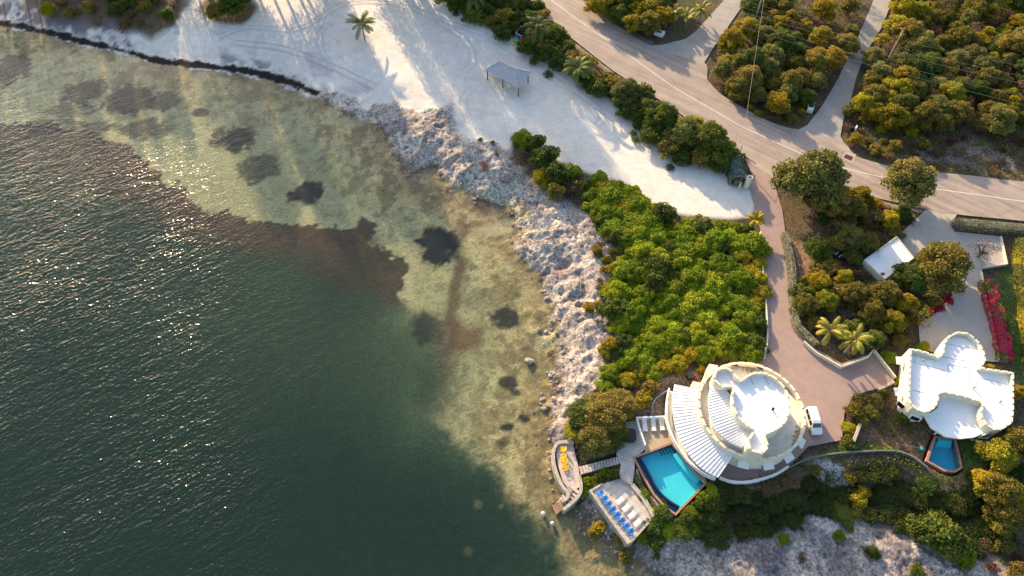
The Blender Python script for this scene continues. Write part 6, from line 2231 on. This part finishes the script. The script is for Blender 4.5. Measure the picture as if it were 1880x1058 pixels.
fill([(1690, 235), (1960, 245), (1960, 335), (1800, 318), (1690, 300)], 3.6, 36, ['brown', 'twigs', 'brown', 'rust'], (.5, .9), {'brown': 'dry brown bush on the dark verge above the road', 'twigs': 'bare twiggy bush on the dark verge above the road', 'rust': 'rusty bush on the dark verge above the road'}, {k: 'verge bushes, ' + k for k in ('brown', 'twigs', 'rust')}, z=3.2)

# ---- undergrowth: uncounted low leaves and litter
def ground_cover(name, polys, dens, size, material, label, seed, zoff=.1):
    rg = np.random.default_rng(seed)
    qs = []
    for poly in polys:
        pp_ = PL(poly, 3.0)
        xs, ys = [p[0] for p in pp_], [p[1] for p in pp_]
        n = int((max(xs) - min(xs)) * (max(ys) - min(ys)) * dens)
        x, y = rg.uniform(min(xs), max(xs), n), rg.uniform(min(ys), max(ys), n)
        k = inside(x, y, pp_) & (fbm(x, y, 2.5, 3, seed) > .42)
        x, y = x[k], y[k]
        if not len(x):
            continue
        i = np.clip(np.searchsorted(GX, x) - 1, 0, len(GX) - 2)
        j = np.clip(np.searchsorted(GY, y) - 1, 0, len(GY) - 2)
        z = HG[j, i] + zoff + rg.random(len(x)) ** 2 * .5
        p = np.stack([x, y, z], 1)
        n = len(x)
        nn = rg.normal(size=(n, 3)) * .6 + np.array([0, 0, 1])
        nn /= np.linalg.norm(nn, axis=1)[:, None]
        a = np.cross(nn, rg.normal(size=(n, 3)))
        a /= np.linalg.norm(a, axis=1)[:, None]
        b = np.cross(nn, a)
        s = size * rg.uniform(.5, 1.5, n)[:, None]
        qs.append(np.stack([p - a * s, p + b * s * .6, p + a * s, p - b * s * .6], 1))
    v = np.concatenate(qs).reshape(-1, 3)
    o = bpy.data.objects.new(name, leaf_mesh(name, v, M[material]))
    COL.objects.link(o)
    return tag(o, label, 'undergrowth', kind='stuff')


WOODS = [F_, G_, E_, [(1310, 150), (1340, 185), (1400, 215), (1460, 234), (1500, 195), (1430, 190)], [(1555, 205), (1880, 235), (1880, 330), (1780, 318), (1600, 292), (1552, 250)]]
GARD = [[(1510, 440), (1520, 400), (1680, 395), (1640, 440), (1690, 490), (1745, 545), (1690, 590), (1560, 620), (1490, 610), (1500, 520)]]
ground_cover('leaf_litter', WOODS + GARD + [[(50, -20), (215, 50), (310, 58), (330, 5)]], 5, .16, 'l_brown', 'brown leaf litter and dry twigs on the woodland floor', 1, .04)
ground_cover('undergrowth', WOODS + GARD, 7, .17, 'l_olive', 'low olive undergrowth on the woodland and garden floor', 2)
ground_cover('slope_cover', [SL, [(1310, 893), (1450, 862), (1450, 880), (1310, 905)], [(1450, 862), (1640, 835), (1690, 852), (1700, 885), (1640, 855), (1520, 858)], [(1560, 730), (1640, 740), (1690, 800), (1640, 815), (1570, 815)]], 20, .16, 'l_slope_shade', 'low green cover with shade darkened leaves on the slope below the castles', 3)
ground_cover('thicket_floor', [TH, YB], 16, .17, 'l_green', 'low green leaves on the thicket floor', 4)
ground_cover('bank_cover', [[(1168, 876), (1200, 915), (1238, 945), (1300, 888), (1330, 900), (1270, 978), (1205, 992), (1172, 990), (1200, 948), (1180, 912)], [(1068, 872), (1138, 852), (1140, 874), (1085, 900), (1068, 910)], [(1040, 800), (1070, 740), (1150, 720), (1150, 770), (1136, 836), (1062, 850), (1056, 815)], [(1455, 860), (1545, 818), (1640, 820), (1700, 858), (1640, 832), (1560, 834)]], 26, .11, 'l_green', 'low green ground cover on the banks round the pools and decks', 5)

# ---- tall casuarinas inland of the beach, beyond the top of the frame
cr_ = random.Random(4)
for k in range(84):
    px = cr_.uniform(-120, 900)
    py = cr_.uniform(-95, -24)
    if 596 < px < 700 and cr_.random() < .8:
        continue
    x, y = P(px, py, 3)
    s_ = (.78 + .44 * min(max((px - 260) / 120, 0), 1) + .06 * (px > 600)) * cr_.uniform(.94, 1.06)
    put_tree('pine', x, y, s_, 'tall dark casuarina behind the beach beyond the frame', 'casuarinas behind the beach', 'casuarina_tree', sz=s_ * cr_.uniform(1.0, 1.06))
